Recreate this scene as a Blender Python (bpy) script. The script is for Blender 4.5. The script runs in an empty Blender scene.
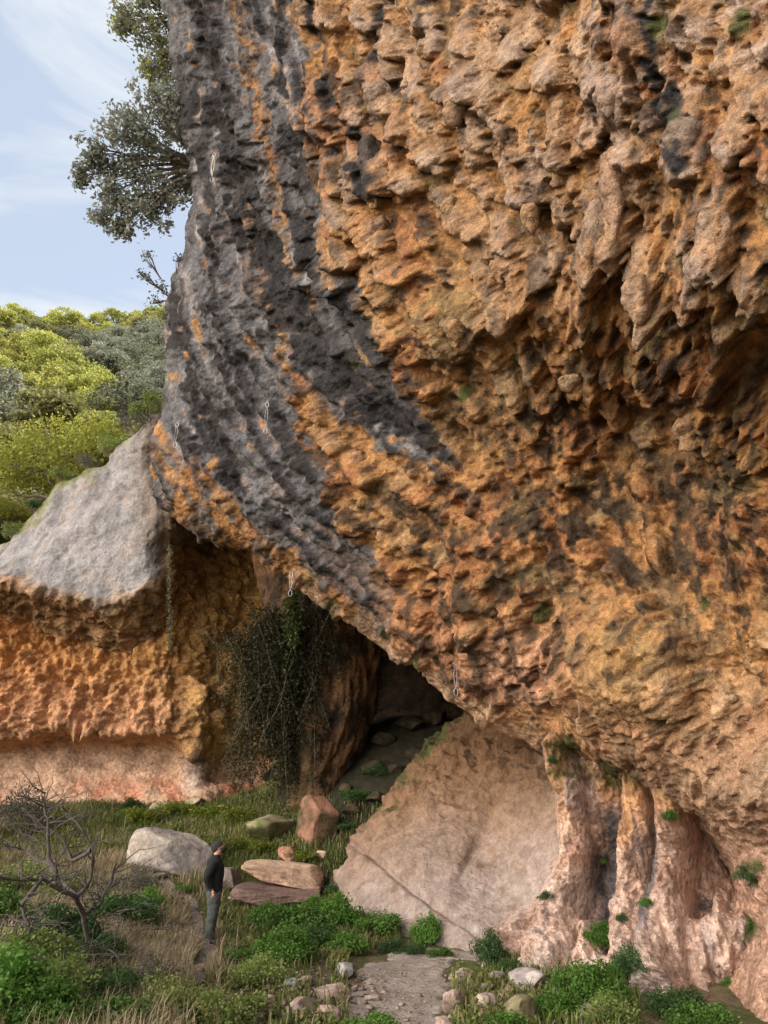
import bpy, bmesh, math, random
import numpy as np
from mathutils import Vector, Matrix, noise as mnoise

# ------------------------------------------------------------------ basics
random.seed(7); RNG = np.random.default_rng(7)
F = 773.0; PITCH = math.radians(20.4); CAMZ = 2.5
CP, SP = math.cos(PITCH), math.sin(PITCH)
scene = bpy.context.scene
COL = scene.collection

def P(px, py, D):
    """point seen at a photo position, D metres ahead of the lens"""
    px = np.asarray(px, float); py = np.asarray(py, float); D = np.asarray(D, float)
    x = (px - 384) / F; u = (512 - py) / F
    return np.stack([D * x, D * (CP - u * SP), CAMZ + D * (SP + u * CP)], -1)

def unproj(p):
    q = np.asarray(p, float) - np.array([0, 0, CAMZ])
    d = q[..., 1] * CP + q[..., 2] * SP
    up = -q[..., 1] * SP + q[..., 2] * CP
    return 384 + F * q[..., 0] / d, 512 - F * up / d, d

def ss(a, b, x):
    t = np.clip((np.asarray(x, float) - a) / (b - a), 0, 1)
    return t * t * (3 - 2 * t)

# gradient noise, vectorised
def _h(ix, iy, iz, seed):
    n = (ix * 374761393 + iy * 668265263 + iz * 2147483647 + seed * 1274126177) & 0xffffffff
    n = ((n ^ (n >> 13)) * 1274126177) & 0xffffffff
    n = ((n ^ (n >> 16)) * 2246822519) & 0xffffffff
    return n ^ (n >> 15)
_G = RNG.normal(size=(256, 3)); _G /= np.linalg.norm(_G, axis=1, keepdims=True)
def pn(p, seed=0):
    p = np.asarray(p, float); sh = p.shape[:-1]; q = p.reshape(-1, 3)
    i = np.floor(q).astype(np.int64); f = q - i
    w = f * f * f * (f * (f * 6 - 15) + 10)
    out = np.zeros(len(q))
    for dx in (0, 1):
        for dy in (0, 1):
            for dz in (0, 1):
                g = _G[_h(i[:, 0] + dx, i[:, 1] + dy, i[:, 2] + dz, seed) & 255]
                d = (g * (f - np.array([dx, dy, dz]))).sum(1)
                ww = (w[:, 0] if dx else 1 - w[:, 0]) * (w[:, 1] if dy else 1 - w[:, 1]) * (w[:, 2] if dz else 1 - w[:, 2])
                out += ww * d
    return (out * 1.5).reshape(sh)
def fbm(p, freq, octv=4, seed=0, gain=0.5, billow=False):
    a = 1.0; s = 0; tot = 0; p = np.asarray(p, float)
    for k in range(octv):
        v = pn(p * freq, seed + k * 17)
        if billow: v = 1 - 2.2 * np.abs(v)
        s = s + a * v; tot += a; a *= gain; freq *= 2.03
    return s / tot
def worley(p, freq, seed=0):
    p = np.asarray(p, float) * freq; sh = p.shape[:-1]; q = p.reshape(-1, 3)
    i = np.floor(q).astype(np.int64); best = np.full(len(q), 9.0)
    for dx in (-1, 0, 1):
        for dy in (-1, 0, 1):
            for dz in (-1, 0, 1):
                c = i + np.array([dx, dy, dz])
                h = _h(c[:, 0], c[:, 1], c[:, 2], seed)
                o = np.stack([(h & 1023), (h >> 10) & 1023, (h >> 20) & 1023], 1) / 1023.0
                d = ((c + o - q) ** 2).sum(1)
                best = np.minimum(best, d)
    return np.sqrt(best).reshape(sh)

class RBF:
    def __init__(self, pts, s=60.0):
        a = np.array(pts, float); self.c = a[:, :2]; v = a[:, 2]; self.s = s
        n = len(a); A = np.zeros((n + 3, n + 3))
        A[:n, :n] = self.k(self.c[:, None] - self.c[None]); A[:n, n] = 1; A[:n, n + 1:] = self.c / 500
        A[n:, :n] = A[:n, n:].T
        self.w = np.linalg.solve(A + np.eye(n + 3) * 1e-9, np.concatenate([v, [0, 0, 0]]))
    def k(self, d): return -np.sqrt((d ** 2).sum(-1) + self.s ** 2) / 100
    def __call__(self, x, y):
        x, y = np.broadcast_arrays(np.asarray(x, float), np.asarray(y, float))
        out = self.w[-3] + self.w[-2] * x / 500 + self.w[-1] * y / 500
        for (cx, cy), w in zip(self.c, self.w):
            out = out - w * np.sqrt((x - cx) ** 2 + (y - cy) ** 2 + self.s ** 2) / 100
        return out

# ------------------------------------------------------------------ objects
def tag(o, label=None, cat=None, group=None, kind=None):
    if label: o['label'] = label
    if cat: o['category'] = cat
    if group: o['group'] = group
    if kind: o['kind'] = kind
    return o
def empty(name, loc):
    o = bpy.data.objects.new(name, None); COL.objects.link(o); o.location = Vector([float(v) for v in loc]); o.empty_display_size = .2
    return o
def mesh_obj(name, V, Fa, mat, parent=None, cols=None, smooth=True, rough=None):
    V = np.asarray(V, float).reshape(-1, 3)
    if parent is not None:
        V = V - np.array(parent.matrix_basis.translation if parent.parent is None else world_loc(parent))
    me = bpy.data.meshes.new(name)
    Fa = np.asarray(Fa, np.int64); k = Fa.shape[1]
    me.vertices.add(len(V)); me.vertices.foreach_set('co', V.ravel())
    me.loops.add(Fa.size); me.loops.foreach_set('vertex_index', Fa.ravel())
    me.polygons.add(len(Fa)); me.polygons.foreach_set('loop_start', np.arange(len(Fa)) * k)
    me.update(calc_edges=True)
    if smooth: me.polygons.foreach_set('use_smooth', np.ones(len(Fa), bool))
    if cols is not None:
        c = np.ones((len(V), 4)); c[:, :3] = np.clip(np.asarray(cols).reshape(-1, 3), 0, 1)
        at = me.color_attributes.new('Col', 'FLOAT_COLOR', 'POINT'); at.data.foreach_set('color', c.ravel())
    me.materials.append(mat)
    o = bpy.data.objects.new(name, me); COL.objects.link(o)
    if parent is not None: o.parent = parent
    return o
def world_loc(o):
    v = Vector(o.location)
    while o.parent is not None:
        o = o.parent; v = v + Vector(o.location)
    return v
def grid_faces(n, m, keep=None, closed=False):
    i = np.arange(n - 1)[:, None]; mm = m if closed else m - 1
    j = np.arange(mm)[None]; j2 = (j + 1) % m
    f = np.stack([i * m + j, (i + 1) * m + j, (i + 1) * m + j2, i * m + j2], -1)
    if keep is not None: return f[keep[:f.shape[0], :f.shape[1]]]
    return f.reshape(-1, 4)
def copy_tree(o, parent=None):
    c = o.copy(); COL.objects.link(c)
    if parent is not None: c.parent = parent
    for ch in [x for x in o.children]: copy_tree(ch, c)
    return c
def grid_normals(W):
    gu = np.gradient(W, axis=0); gv = np.gradient(W, axis=1)
    n = np.cross(gu, gv); n /= np.linalg.norm(n, axis=-1, keepdims=True) + 1e-9
    return n

# ------------------------------------------------------------------ materials
def newmat(name):
    m = bpy.data.materials.new(name); m.use_nodes = True
    nt = m.node_tree; nt.nodes.clear()
    return m, nt, nt.nodes, nt.links
def N(ns, t, **kw):
    n = ns.new(t)
    for k, v in kw.items():
        if k in n.inputs: n.inputs[k].default_value = v
        else: setattr(n, k, v)
    return n
def rock_mat(name, scale=1.0, bump=0.6, var=0.5, rough=0.92, speck=(0.75, 0.72, 0.68), dark=(0.35, 0.3, 0.27), mid=1.0):
    m, nt, ns, ln = newmat(name)
    tc = N(ns, 'ShaderNodeNewGeometry')
    at = N(ns, 'ShaderNodeAttribute', attribute_name='Col')
    n1 = N(ns, 'ShaderNodeTexNoise', Scale=2.3 * scale, Detail=4.0, Roughness=0.68)
    n2 = N(ns, 'ShaderNodeTexNoise', Scale=9.0 * scale, Detail=4.5, Roughness=0.72)
    n3 = N(ns, 'ShaderNodeTexNoise', Scale=40.0 * scale, Detail=2.0, Roughness=0.7)
    v1 = N(ns, 'ShaderNodeTexVoronoi', Scale=9.0 * scale)
    warp = N(ns, 'ShaderNodeVectorMath', operation='MULTIPLY_ADD')
    ln.new(n2.outputs['Color'], warp.inputs[0]); warp.inputs[1].default_value = (.12 / scale,) * 3
    ln.new(tc.outputs['Position'], warp.inputs[2])
    for t in (n1, n2, n3): ln.new(tc.outputs['Position'], t.inputs['Vector'])
    ln.new(warp.outputs[0], v1.inputs['Vector'])
    def ramp(src, a, b, ca, cb):
        r = N(ns, 'ShaderNodeValToRGB'); r.color_ramp.elements[0].position = a; r.color_ramp.elements[1].position = b
        r.color_ramp.elements[0].color = (*ca, 1); r.color_ramp.elements[1].color = (*cb, 1)
        ln.new(src, r.inputs[0]); return r.outputs[0]
    def mul(a, b, f):
        x = N(ns, 'ShaderNodeMix', data_type='RGBA', blend_type='MULTIPLY'); x.inputs[0].default_value = f
        ln.new(a, x.inputs[6]); ln.new(b, x.inputs[7]); return x.outputs[2]
    c = at.outputs['Color']
    c = mul(c, ramp(n1.outputs[0], .36, .62, dark, (1.25, 1.22, 1.2)), var)
    c = mul(c, ramp(n2.outputs[0], .36, .62, (.5, .43, .38), (1.3, 1.3, 1.3)), var)
    c = mul(c, ramp(n3.outputs[0], .32, .65, (.6, .58, .55), (1.3, 1.3, 1.3)), var)
    b = N(ns, 'ShaderNodeBsdfPrincipled', Roughness=rough); b.inputs['Specular IOR Level'].default_value = .25
    ln.new(c, b.inputs['Base Color'])
    def mth(op, a, v):
        x = N(ns, 'ShaderNodeMath', operation=op); ln.new(a, x.inputs[0])
        if isinstance(v, (int, float)): x.inputs[1].default_value = v
        else: ln.new(v, x.inputs[1])
        return x.outputs[0]
    h = mth('ADD', mth('MULTIPLY', n2.outputs[0], .55), mth('MULTIPLY', v1.outputs[0], -.45 * mid))
    h = mth('ADD', h, mth('MULTIPLY', n3.outputs[0], .16))
    bp = N(ns, 'ShaderNodeBump', Strength=bump, Distance=.16 / scale); ln.new(h, bp.inputs['Height'])
    ln.new(bp.outputs[0], b.inputs['Normal'])
    o = N(ns, 'ShaderNodeOutputMaterial'); ln.new(b.outputs[0], o.inputs[0])
    return m
def leaf_mat(name, trans=.35, attr=True, col=(.1, .12, .05), rough=.6, gain=1.0):
    m, nt, ns, ln = newmat(name)
    if attr:
        at = N(ns, 'ShaderNodeAttribute', attribute_name='Col'); c0 = at.outputs['Color']
    else:
        r = N(ns, 'ShaderNodeRGB'); r.outputs[0].default_value = (*col, 1); c0 = r.outputs[0]
    oi = N(ns, 'ShaderNodeObjectInfo')
    hs = N(ns, 'ShaderNodeHueSaturation')
    mr = N(ns, 'ShaderNodeMapRange'); mr.inputs[3].default_value = .78 * gain; mr.inputs[4].default_value = 1.22 * gain
    ln.new(oi.outputs['Random'], mr.inputs[0]); ln.new(mr.outputs[0], hs.inputs['Value'])
    ln.new(c0, hs.inputs['Color'])
    d = N(ns, 'ShaderNodeBsdfPrincipled', Roughness=rough); d.inputs['Specular IOR Level'].default_value = .2
    ln.new(hs.outputs[0], d.inputs['Base Color'])
    t = N(ns, 'ShaderNodeBsdfTranslucent'); ln.new(hs.outputs[0], t.inputs[0])
    mx = N(ns, 'ShaderNodeMixShader'); mx.inputs[0].default_value = trans
    ln.new(d.outputs[0], mx.inputs[1]); ln.new(t.outputs[0], mx.inputs[2])
    o = N(ns, 'ShaderNodeOutputMaterial'); ln.new(mx.outputs[0], o.inputs[0])
    return m
def plain_mat(name, col, rough=.8, noise=30, amp=.4, bump=.2, metal=0):
    m, nt, ns, ln = newmat(name)
    tc = N(ns, 'ShaderNodeTexCoord')
    n = N(ns, 'ShaderNodeTexNoise', Scale=float(noise), Detail=6.0, Roughness=.65); ln.new(tc.outputs['Object'], n.inputs['Vector'])
    r = N(ns, 'ShaderNodeValToRGB'); r.color_ramp.elements[0].position = .3; r.color_ramp.elements[1].position = .7
    r.color_ramp.elements[0].color = (*[c * (1 - amp) for c in col], 1); r.color_ramp.elements[1].color = (*[min(1, c * (1 + amp)) for c in col], 1)
    ln.new(n.outputs[0], r.inputs[0])
    b = N(ns, 'ShaderNodeBsdfPrincipled', Roughness=rough, Metallic=float(metal)); ln.new(r.outputs[0], b.inputs['Base Color'])
    bp = N(ns, 'ShaderNodeBump', Strength=bump, Distance=.02); ln.new(n.outputs[0], bp.inputs['Height']); ln.new(bp.outputs[0], b.inputs['Normal'])
    o = N(ns, 'ShaderNodeOutputMaterial'); ln.new(b.outputs[0], o.inputs[0])
    return m

M_ROCK = rock_mat('tufa rock', 1.0, .75, .62)
M_SMOOTH = rock_mat('smooth limestone', 1.25, .75, .42, mid=.35)
M_BOULD = rock_mat('boulder stone', 1.6, .5, .5, mid=.4)
M_SOIL = rock_mat('soil', 2.2, .6, .55, mid=.6)
M_BARK = plain_mat('bark', (.16, .13, .105), .9, 14, .5, .5)
M_DEAD = plain_mat('bleached dead wood', (.085, .07, .065), .9, 20, .35, .3)
M_LEAF = leaf_mat('leaves', .35)
M_GRASS = leaf_mat('grass blades', .3)

# ------------------------------------------------------------------ main cliff: raster of relief in the face's own chart
RX0, RY0, RW, RH = -60, -320, 1180, 1440
yy, xx = np.mgrid[RY0:RY0 + RH, RX0:RX0 + RW].astype(float)
theta = np.radians(RBF([(180,-200,6),(180,0,8),(175,300,6),(200,450,32),(260,250,22),(300,350,36),(300,520,46),(400,430,46),(460,470,42),(420,620,45),
    (330,0,14),(400,0,12),(450,180,16),(600,200,-3),(600,420,12),(540,620,20),(700,300,0),(768,100,-6),(700,600,5),(750,800,0),(640,720,22),(1000,0,-5),(1000,900,0),(600,-250,0)], 80)(xx, yy))
fx, fy = np.sin(theta), np.cos(theta)
def lic(src, L, step=1.5):
    acc = src.copy(); n = 1
    for sgn in (1, -1):
        cx, cy = xx - RX0, yy - RY0
        for k in range(L):
            ix = np.clip(cx, 0, RW - 1).astype(np.int32); iy = np.clip(cy, 0, RH - 1).astype(np.int32)
            cx = cx + sgn * step * fx[iy, ix]; cy = cy + sgn * step * fy[iy, ix]
            ix = np.clip(cx, 0, RW - 1).astype(np.int32); iy = np.clip(cy, 0, RH - 1).astype(np.int32)
            acc += src[iy, ix]; n += 1
    return acc / n
def blur(a, r):
    k = np.exp(-np.linspace(-2, 2, 2 * r + 1) ** 2); k /= k.sum()
    out = np.zeros_like(a)
    for i, w in enumerate(k): out += w * np.roll(a, i - r, 0)
    o2 = np.zeros_like(a)
    for i, w in enumerate(k): o2 += w * np.roll(out, i - r, 1)
    return o2
def up(a, f):  # cheap bilinear enlarge of a coarse noise grid to raster size
    h, w = a.shape; y = np.linspace(0, h - 1.001, RH); x = np.linspace(0, w - 1.001, RW)
    yi = y.astype(int); xi = x.astype(int); fy_ = (y - yi)[:, None]; fx_ = (x - xi)[None]
    fy_ = fy_ * fy_ * (3 - 2 * fy_); fx_ = fx_ * fx_ * (3 - 2 * fx_)
    A = a[yi][:, xi]; B = a[yi][:, xi + 1]; C_ = a[yi + 1][:, xi]; D_ = a[yi + 1][:, xi + 1]
    return (A * (1 - fx_) + B * fx_) * (1 - fy_) + (C_ * (1 - fx_) + D_ * fx_) * fy_
def rnoise(size, seed=0, octv=3):
    r = np.random.default_rng(seed); s = 0; a = 1; t = 0
    for k in range(octv):
        g = r.normal(size=(int(RH / size) + 2, int(RW / size) + 2)); s = s + a * up(g, 1); t += a; a *= .55; size = max(2, size / 2)
    return s / t
def norm(a): return (a - a.mean()) / a.std()
nstreak = norm(lic(rnoise(6, 11, 2), 28, 1.6))       # fine streaks along the water runs
nwide = norm(lic(rnoise(16, 12, 2), 40, 2.0))        # wide streaks
nshort = norm(lic(rnoise(7, 14, 2), 7, 1.5))
nb1 = norm(rnoise(60, 21)); nb2 = norm(rnoise(22, 22)); nb3 = norm(rnoise(9, 23)); nb4 = norm(rnoise(120, 24, 2))

def inpoly(poly, soft=10, warp=8, seed=31):
    """soft, ragged mask of a polygon given in the chart"""
    wx = xx + warp * nb2 * .5 + warp * .35 * nb3; wy = yy + warp * .5 * np.roll(nb2, 200, 0)
    inside = np.zeros(xx.shape, bool); dmin = np.full(xx.shape, 1e9); n = len(poly)
    for i in range(n):
        x1, y1 = poly[i]; x2, y2 = poly[(i + 1) % n]
        c = ((y1 > wy) != (y2 > wy)) & (wx < (x2 - x1) * (wy - y1) / ((y2 - y1) or 1e-6) + x1)
        inside ^= c
        t = np.clip(((wx - x1) * (x2 - x1) + (wy - y1) * (y2 - y1)) / ((x2 - x1) ** 2 + (y2 - y1) ** 2 + 1e-9), 0, 1)
        dmin = np.minimum(dmin, (wx - x1 - t * (x2 - x1)) ** 2 + (wy - y1 - t * (y2 - y1)) ** 2)
    d = np.sqrt(dmin) * np.where(inside, 1, -1)
    return ss(-soft, soft, d)
def streak(pts, wid, warp=5, soft=3):
    """a run of stain along a polyline, widths per point"""
    wx = xx + warp * nb2 * .5 + warp * .3 * nb3; wy = yy + warp * .4 * nb2
    best = np.full(xx.shape, -1e9)
    for i in range(len(pts) - 1):
        x1, y1 = pts[i]; x2, y2 = pts[i + 1]; w1, w2 = wid[i], wid[i + 1]
        t = np.clip(((wx - x1) * (x2 - x1) + (wy - y1) * (y2 - y1)) / ((x2 - x1) ** 2 + (y2 - y1) ** 2), 0, 1)
        d = np.sqrt((wx - x1 - t * (x2 - x1)) ** 2 + (wy - y1 - t * (y2 - y1)) ** 2)
        best = np.maximum(best, (w1 + (w2 - w1) * t) * (1 + .25 * nb3) - d)
    return ss(-soft, soft, best)

GREY = inpoly([(100,-330),(250,-330),(285,-60),(300,60),(312,160),(330,250),(372,330),(420,410),(452,462),(430,462),(380,436),(320,412),(292,390),(300,430),(345,520),
               (395,585),(405,628),(380,640),(330,600),(250,550),(215,520),(190,470),(165,440),(140,440),(60,300)], 20, 16)
GREY = np.maximum(GREY, inpoly([(120, 380), (190, 450), (215, 520), (170, 520), (120, 480)], 12, 12) * .55)
GREY = ss(.32, .68, GREY + (.20 * nstreak + .08 * nwide + .10 * nb3 + .12 * nb2 * ss(380, 480, yy)) * ss(.02, .2, GREY))
ORW = streak([(236,-300),(240,20),(262,120),(292,240),(318,330)], [3,4,6,5,3], 9, 4)
ORW = np.maximum(ORW, streak([(238,190),(252,240),(268,300),(290,370),(330,430)], [2,6,5,7,12], 10, 5))
ORW = np.maximum(ORW, streak([(196,465),(240,520),(300,570),(350,612)], [5,7,5,7], 9, 5))
GREY = GREY * (1 - .9 * ORW)
BLK = np.zeros_like(xx)
for pts, w in [([(262,-250),(275,30),(292,110),(306,180),(316,195)],[9,7,8,7,4]), ([(292,-200),(318,40),(340,110),(375,140),(386,190)],[3,4,5,8,10]),
               ([(300,180),(318,230),(330,280),(355,330),(372,365)],[3,3,6,5,2]), ([(255,240),(290,320),(340,375),(400,425),(452,464)],[10,24,20,12,4]),
               ([(232,130),(262,230),(300,300)],[8,12,12]), ([(205,-100),(212,60),(226,150),(238,240)],[6,8,8,10]), ([(196,50),(204,180),(220,330)],[4,8,5]),
               ([(205,400),(215,440),(235,480),(245,520)],[14,16,10,3]), ([(270,400),(290,440),(320,480)],[6,9,5]), ([(345,300),(395,350),(430,385)],[3,2.5,2]),
               ([(680,-200),(678,20),(682,80),(690,128)],[10,7,7,9]), ([(700,90),(712,130),(722,150)],[8,8,5]), ([(420,-100),(430,30)],[4,3]), ([(385,-50),(384,60)],[3,5]),
               ([(470,425),(450,400)],[2,2]), ([(350,330),(365,370)],[4,6]), ([(180,300),(188,380),(205,430)],[4,7,6])]:
    BLK = np.maximum(BLK, streak(pts, w, 7, 3))
BLK = np.maximum(BLK, GREY * ss(.35, 1.15, nwide * .6 + nstreak * .85 + .25 * nb2) * .95)
BLK = BLK * (.8 + .2 * ss(-1.3, -.1, .6 * nb3 + .5 * nshort + .5 * nb2))
LIGHTG = GREY * ss(.3, 1.8, -nwide * .5 + nstreak * -.5 + nshort * .4)

# tufa knobs and runs, painted as relief (unit: chart pixels)
Hr = np.zeros_like(xx); TIP = np.zeros_like(xx)
def blob(cx, cy, L, W, A, base=0.0, tip=1.0, arr=None):
    arr = Hr if arr is None else arr
    R = int(max(L, W) * 1.15) + 2
    x0, y0 = int(cx - R - RX0), int(cy - R - RY0); x1, y1 = x0 + 2 * R, y0 + 2 * R
    if x0 < 0 or y0 < 0 or x1 >= RW or y1 >= RH: return
    sl = (slice(y0, y1), slice(x0, x1))
    th = theta[int(cy - RY0), int(cx - RX0)]
    dx = xx[sl] - cx; dy = yy[sl] - cy
    dx = dx + nb3[sl] * W * .13; dy = dy + nb3[sl] * W * .1
    v = (dx * math.sin(th) + dy * math.cos(th)) / L; u = (dx * math.cos(th) - dy * math.sin(th))
    s = np.clip((v + 1) / 2, 0, 1)
    w = W * (.45 + .55 * s ** .7)
    q = 1 - (u / w) ** 2 - np.where(v > .55, ((v - .55) / .45) ** 2, 0)
    h = A * (.22 + .78 * s ** .85) * np.sqrt(np.clip(q, 0, 1)) * (v > -1)
    h = h + base * (h > 0)
    arr[sl] = np.maximum(arr[sl], h)
    if tip > 0: TIP[sl] = np.maximum(TIP[sl], tip * ss(.25, .9, h / max(A, 1e-3)) * (h > 0))
def knob(cx, cy, w, e, A, arr, base=0.0, tip=.6):
    R = int(w * max(e, 1) * 1.1) + 2; x0, y0 = int(cx - R - RX0), int(cy - R - RY0); x1, y1 = x0 + 2 * R, y0 + 2 * R
    if x0 < 0 or y0 < 0 or x1 >= RW or y1 >= RH: return
    sl = (slice(y0, y1), slice(x0, x1)); th = theta[int(cy - RY0), int(cx - RX0)]; dx = xx[sl] - cx + nb3[sl] * w * .2; dy = yy[sl] - cy + np.roll(nb3, 90, 1)[sl] * w * .2
    v = (dx * math.sin(th) + dy * math.cos(th)) / (w * e); u = (dx * math.cos(th) - dy * math.sin(th)) / w
    h = A * np.clip(1 - u * u - v * v, 0, 1) ** .55; h = h + base * (h > 0); arr[sl] = np.maximum(arr[sl], h)
    if tip > 0: TIP[sl] = np.maximum(TIP[sl], tip * ss(.3, .95, h / A))
r = np.random.default_rng(5)
def scatter(n, dens, fn):
    k = 0; t = 0
    while k < n and t < n * 30:
        t += 1; x = r.uniform(RX0 + 60, RX0 + RW - 60); y = r.uniform(RY0 + 60, RY0 + RH - 60)
        if r.random() < dens(x, y): fn(x, y); k += 1
def gv(a, x, y): return a[int(y - RY0), int(x - RX0)]
def d_big(x, y):
    if gv(GREY, x, y) > .5: return 0
    up_ = float(ss(420, 260, y)); c = float(ss(250, 330, x))
    led = .1 if (x > 625 and 262 < y < 350) else 1
    return max(up_, .1 * float(ss(760, 600, y))) * c * led
scatter(360, d_big, lambda x, y: blob(x, y, r.uniform(18, 46), r.uniform(9, 19), r.uniform(11, 24)))
def d_mid(x, y):
    if gv(GREY, x, y) > .4: return 0
    if y < 260: return .45
    return (.95 if y < 620 else .5 if y < 760 else .35) * float(ss(.0, .7, .6 + .5 * gv(nb1, x, y)))
def mid_blob(x, y):
    w = r.uniform(3.6, 9) if r.random() < .85 else r.uniform(9, 14); k = float(ss(240, 340, y))
    if r.random() > k: blob(x, y, w * r.uniform(1.2, 2.3), w, w * r.uniform(1.0, 1.4), .35 * gv(Hr, x, y), .6)
    else: knob(x, y, w, r.uniform(.85, 1.25), w * r.uniform(.55, 1.05), Hr, .4 * gv(Hr, x, y), .7)
scatter(1900, d_mid, mid_blob)
Hs = np.zeros_like(xx)
def d_small(x, y):
    if gv(GREY, x, y) > .4: return .16
    return 1.0 if 330 < y < 640 else .55
def small(x, y):
    w = 2.2 + 3.4 * r.random() ** 2; knob(x, y, w, r.uniform(.85, 1.25), w * r.uniform(.7, 1.3), Hs, 0, .5)
scatter(8000, d_small, small)
Hr = Hr + Hs * .8
# long ribs on the grey face
Hg = np.zeros_like(xx); scatter(420, lambda x, y: float(gv(GREY, x, y) > .5), lambda x, y: blob(x, y, r.uniform(18, 50), r.uniform(2.5, 6), r.uniform(2, 5), 0, 0, Hg)); Hr += Hg
Hr += GREY * (1.3 * np.clip(nwide, -1.6, 2) + 1.7 * np.clip(nstreak, -1.5, 2) + 1.6 * nb3 + .8 * nshort) + (1 - GREY) * (1.2 * nshort + 1.2 * np.clip(nwide, -2, 2))
# big hand-placed features: hanging noses along ledges, solution holes
for (x, y, L, W, A) in [(386,160,34,14,26),(392,92,26,13,18),(383,232,18,12,16),(637,185,62,17,34),(606,222,52,17,26),(672,258,30,22,30),(716,110,60,20,26),(640,90,36,16,18),
        (575,120,44,12,15),(540,250,40,12,14),(520,170,40,13,16),(480,120,34,14,14),(560,60,30,15,16),(750,190,44,22,30),(765,110,40,18,24),(420,70,34,14,12),(500,300,34,12,15),(340,205,30,10,12),(452,210,28,12,14),
        (372,345,26,12,12),(470,330,22,12,12),(575,372,15,13,15),(610,410,24,11,14),(695,420,20,16,17),(655,385,16,12,15),(640,480,22,12,12),(360,470,24,12,13),(330,440,20,10,12),(545,395,14,10,12),
        (600,690,34,8,12),(585,660,30,12,10),(720,700,16,10,8),(745,520,28,14,12),(300,95,40,9,12),(430,30,30,12,12),(660,30,34,16,18),(600,30,30,14,16),(520,40,30,14,14),(470,30,26,12,14),(762,630,20,22,14),(340,345,14,10,10)]:
    blob(x, y, L, W, A * 1.1, 4)
Hole = np.zeros_like(xx)
for k in range(700):
    x = r.uniform(300, 1000); y = r.uniform(-280, 900)
    if gv(GREY, x, y) > .4: continue
    w = r.uniform(3, 8); blob(x, y, w * r.uniform(1, 1.6), w, w * r.uniform(1.2, 2.4), 0, 0, Hole)
for (x, y, w) in [(587,650,7),(552,612,9),(665,615,6),(742,425,10),(640,410,12),(600,420,12),(680,420,12),(545,555,9),(690,570,6),(455,560,5)]: blob(x, y, w, w, w * 1.6, 0, 0, Hole)
Hr -= Hole
# the ledge that breaks the roof at the right: rock above it stands forward
ledy = 268 + 14 * np.sin(xx / 27) + 9 * nb2
Hr += 34 * ss(540, 680, xx) * ss(18, -14, yy - ledy) * ss(-160, 60, yy)
ledy2 = 640 + 10 * nb2 + .12 * (xx - 600)
Hr += 7 * ss(560, 640, xx) * ss(8, -6, yy - ledy2) * ss(-70, 0, yy - ledy2)
Hr = Hr + 9 * nb4 * ss(300, 480, xx) + 3.0 * nb1
def samp(a, px, py):
    x = np.clip(px - RX0, 0, RW - 1.01); y = np.clip(py - RY0, 0, RH - 1.01)
    xi = x.astype(int); yi = y.astype(int); f = x - xi; g = y - yi
    return (a[yi, xi] * (1 - f) + a[yi, xi + 1] * f) * (1 - g) + (a[yi + 1, xi] * (1 - f) + a[yi + 1, xi + 1] * f) * g

# colour of the stone
def lerp(a, b, t): return a + (b - a) * t[..., None]
def C3(*c): return np.array(c, float)
OCHRE = C3(.54, .295, .12); RUST = C3(.47, .21, .095); PALE = C3(.60, .42, .29); TAN = C3(.50, .34, .18); BROWN = C3(.15, .095, .055); PINK = C3(.58, .33, .22)
col = np.zeros(xx.shape + (3,)) + OCHRE
col = lerp(col, RUST, ss(-.2, 1.0, nb1 + .5 * nb3) * .8)
col = lerp(col, TAN, ss(.1, 1.4, nb2 - .3 * nb1) * .6)
belt = ss(300, 380, yy) * ss(650, 560, yy) * ss(420, 560, xx)
col = lerp(col, BROWN, np.clip(ss(.1, 1.3, nshort + .5 * nb2 - .25) * (.55 + .35 * belt), 0, 1))
col = lerp(col, C3(.20, .14, .08), belt * ss(-.3, 1.2, nb2 - .4 * nb1) * .55)
col = lerp(col, C3(.30, .25, .09), ss(.6, 1.5, nb2 * .7 + nb4 * .6) * .3)
pinkz = np.exp(-(((xx - 525) / 70) ** 2 + ((yy - 665) / 45) ** 2)); col = lerp(col, PINK, pinkz * .85)
col = lerp(col, PALE, ss(560, 720, yy) * ss(700, 300, xx) * .35)
col = lerp(col, C3(.43, .30, .215), ss(640, 780, yy) * ss(560, 640, xx) * .75)
col = lerp(col, C3(.56, .36, .27), ss(780, 880, yy) * ss(640, 720, xx) * .8)
mtx = (1 - np.clip(TIP * 1.2, 0, 1)) * ss(-.9, .9, nb3 + .6 * nb2); col = col * (1 - (.34 + .16 * belt) * mtx * ss(760, 600, yy))[..., None]  # darkens the colour between the knobs
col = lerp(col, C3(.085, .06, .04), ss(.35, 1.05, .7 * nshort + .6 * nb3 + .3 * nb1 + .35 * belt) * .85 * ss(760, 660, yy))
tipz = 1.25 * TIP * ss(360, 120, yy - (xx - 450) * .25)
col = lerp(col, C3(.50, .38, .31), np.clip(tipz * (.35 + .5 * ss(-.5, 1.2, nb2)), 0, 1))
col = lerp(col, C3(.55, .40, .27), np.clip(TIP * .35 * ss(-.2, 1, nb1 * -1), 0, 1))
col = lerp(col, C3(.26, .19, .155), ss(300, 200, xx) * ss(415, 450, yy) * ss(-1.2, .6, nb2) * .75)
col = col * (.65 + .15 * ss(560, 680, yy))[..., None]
GREY = GREY * (1 - .55 * ss(530, 615, yy + 14 * nb2))
gcol = lerp(lerp(np.zeros_like(col) + C3(.115, .117, .13), C3(.30, .30, .315), LIGHTG), C3(.28, .21, .18), ss(1.0, 2.0, nb2 + .4 * nshort) * .6)
col = lerp(col, gcol, GREY)
col = lerp(col, C3(.028, .027, .03), BLK)
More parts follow.
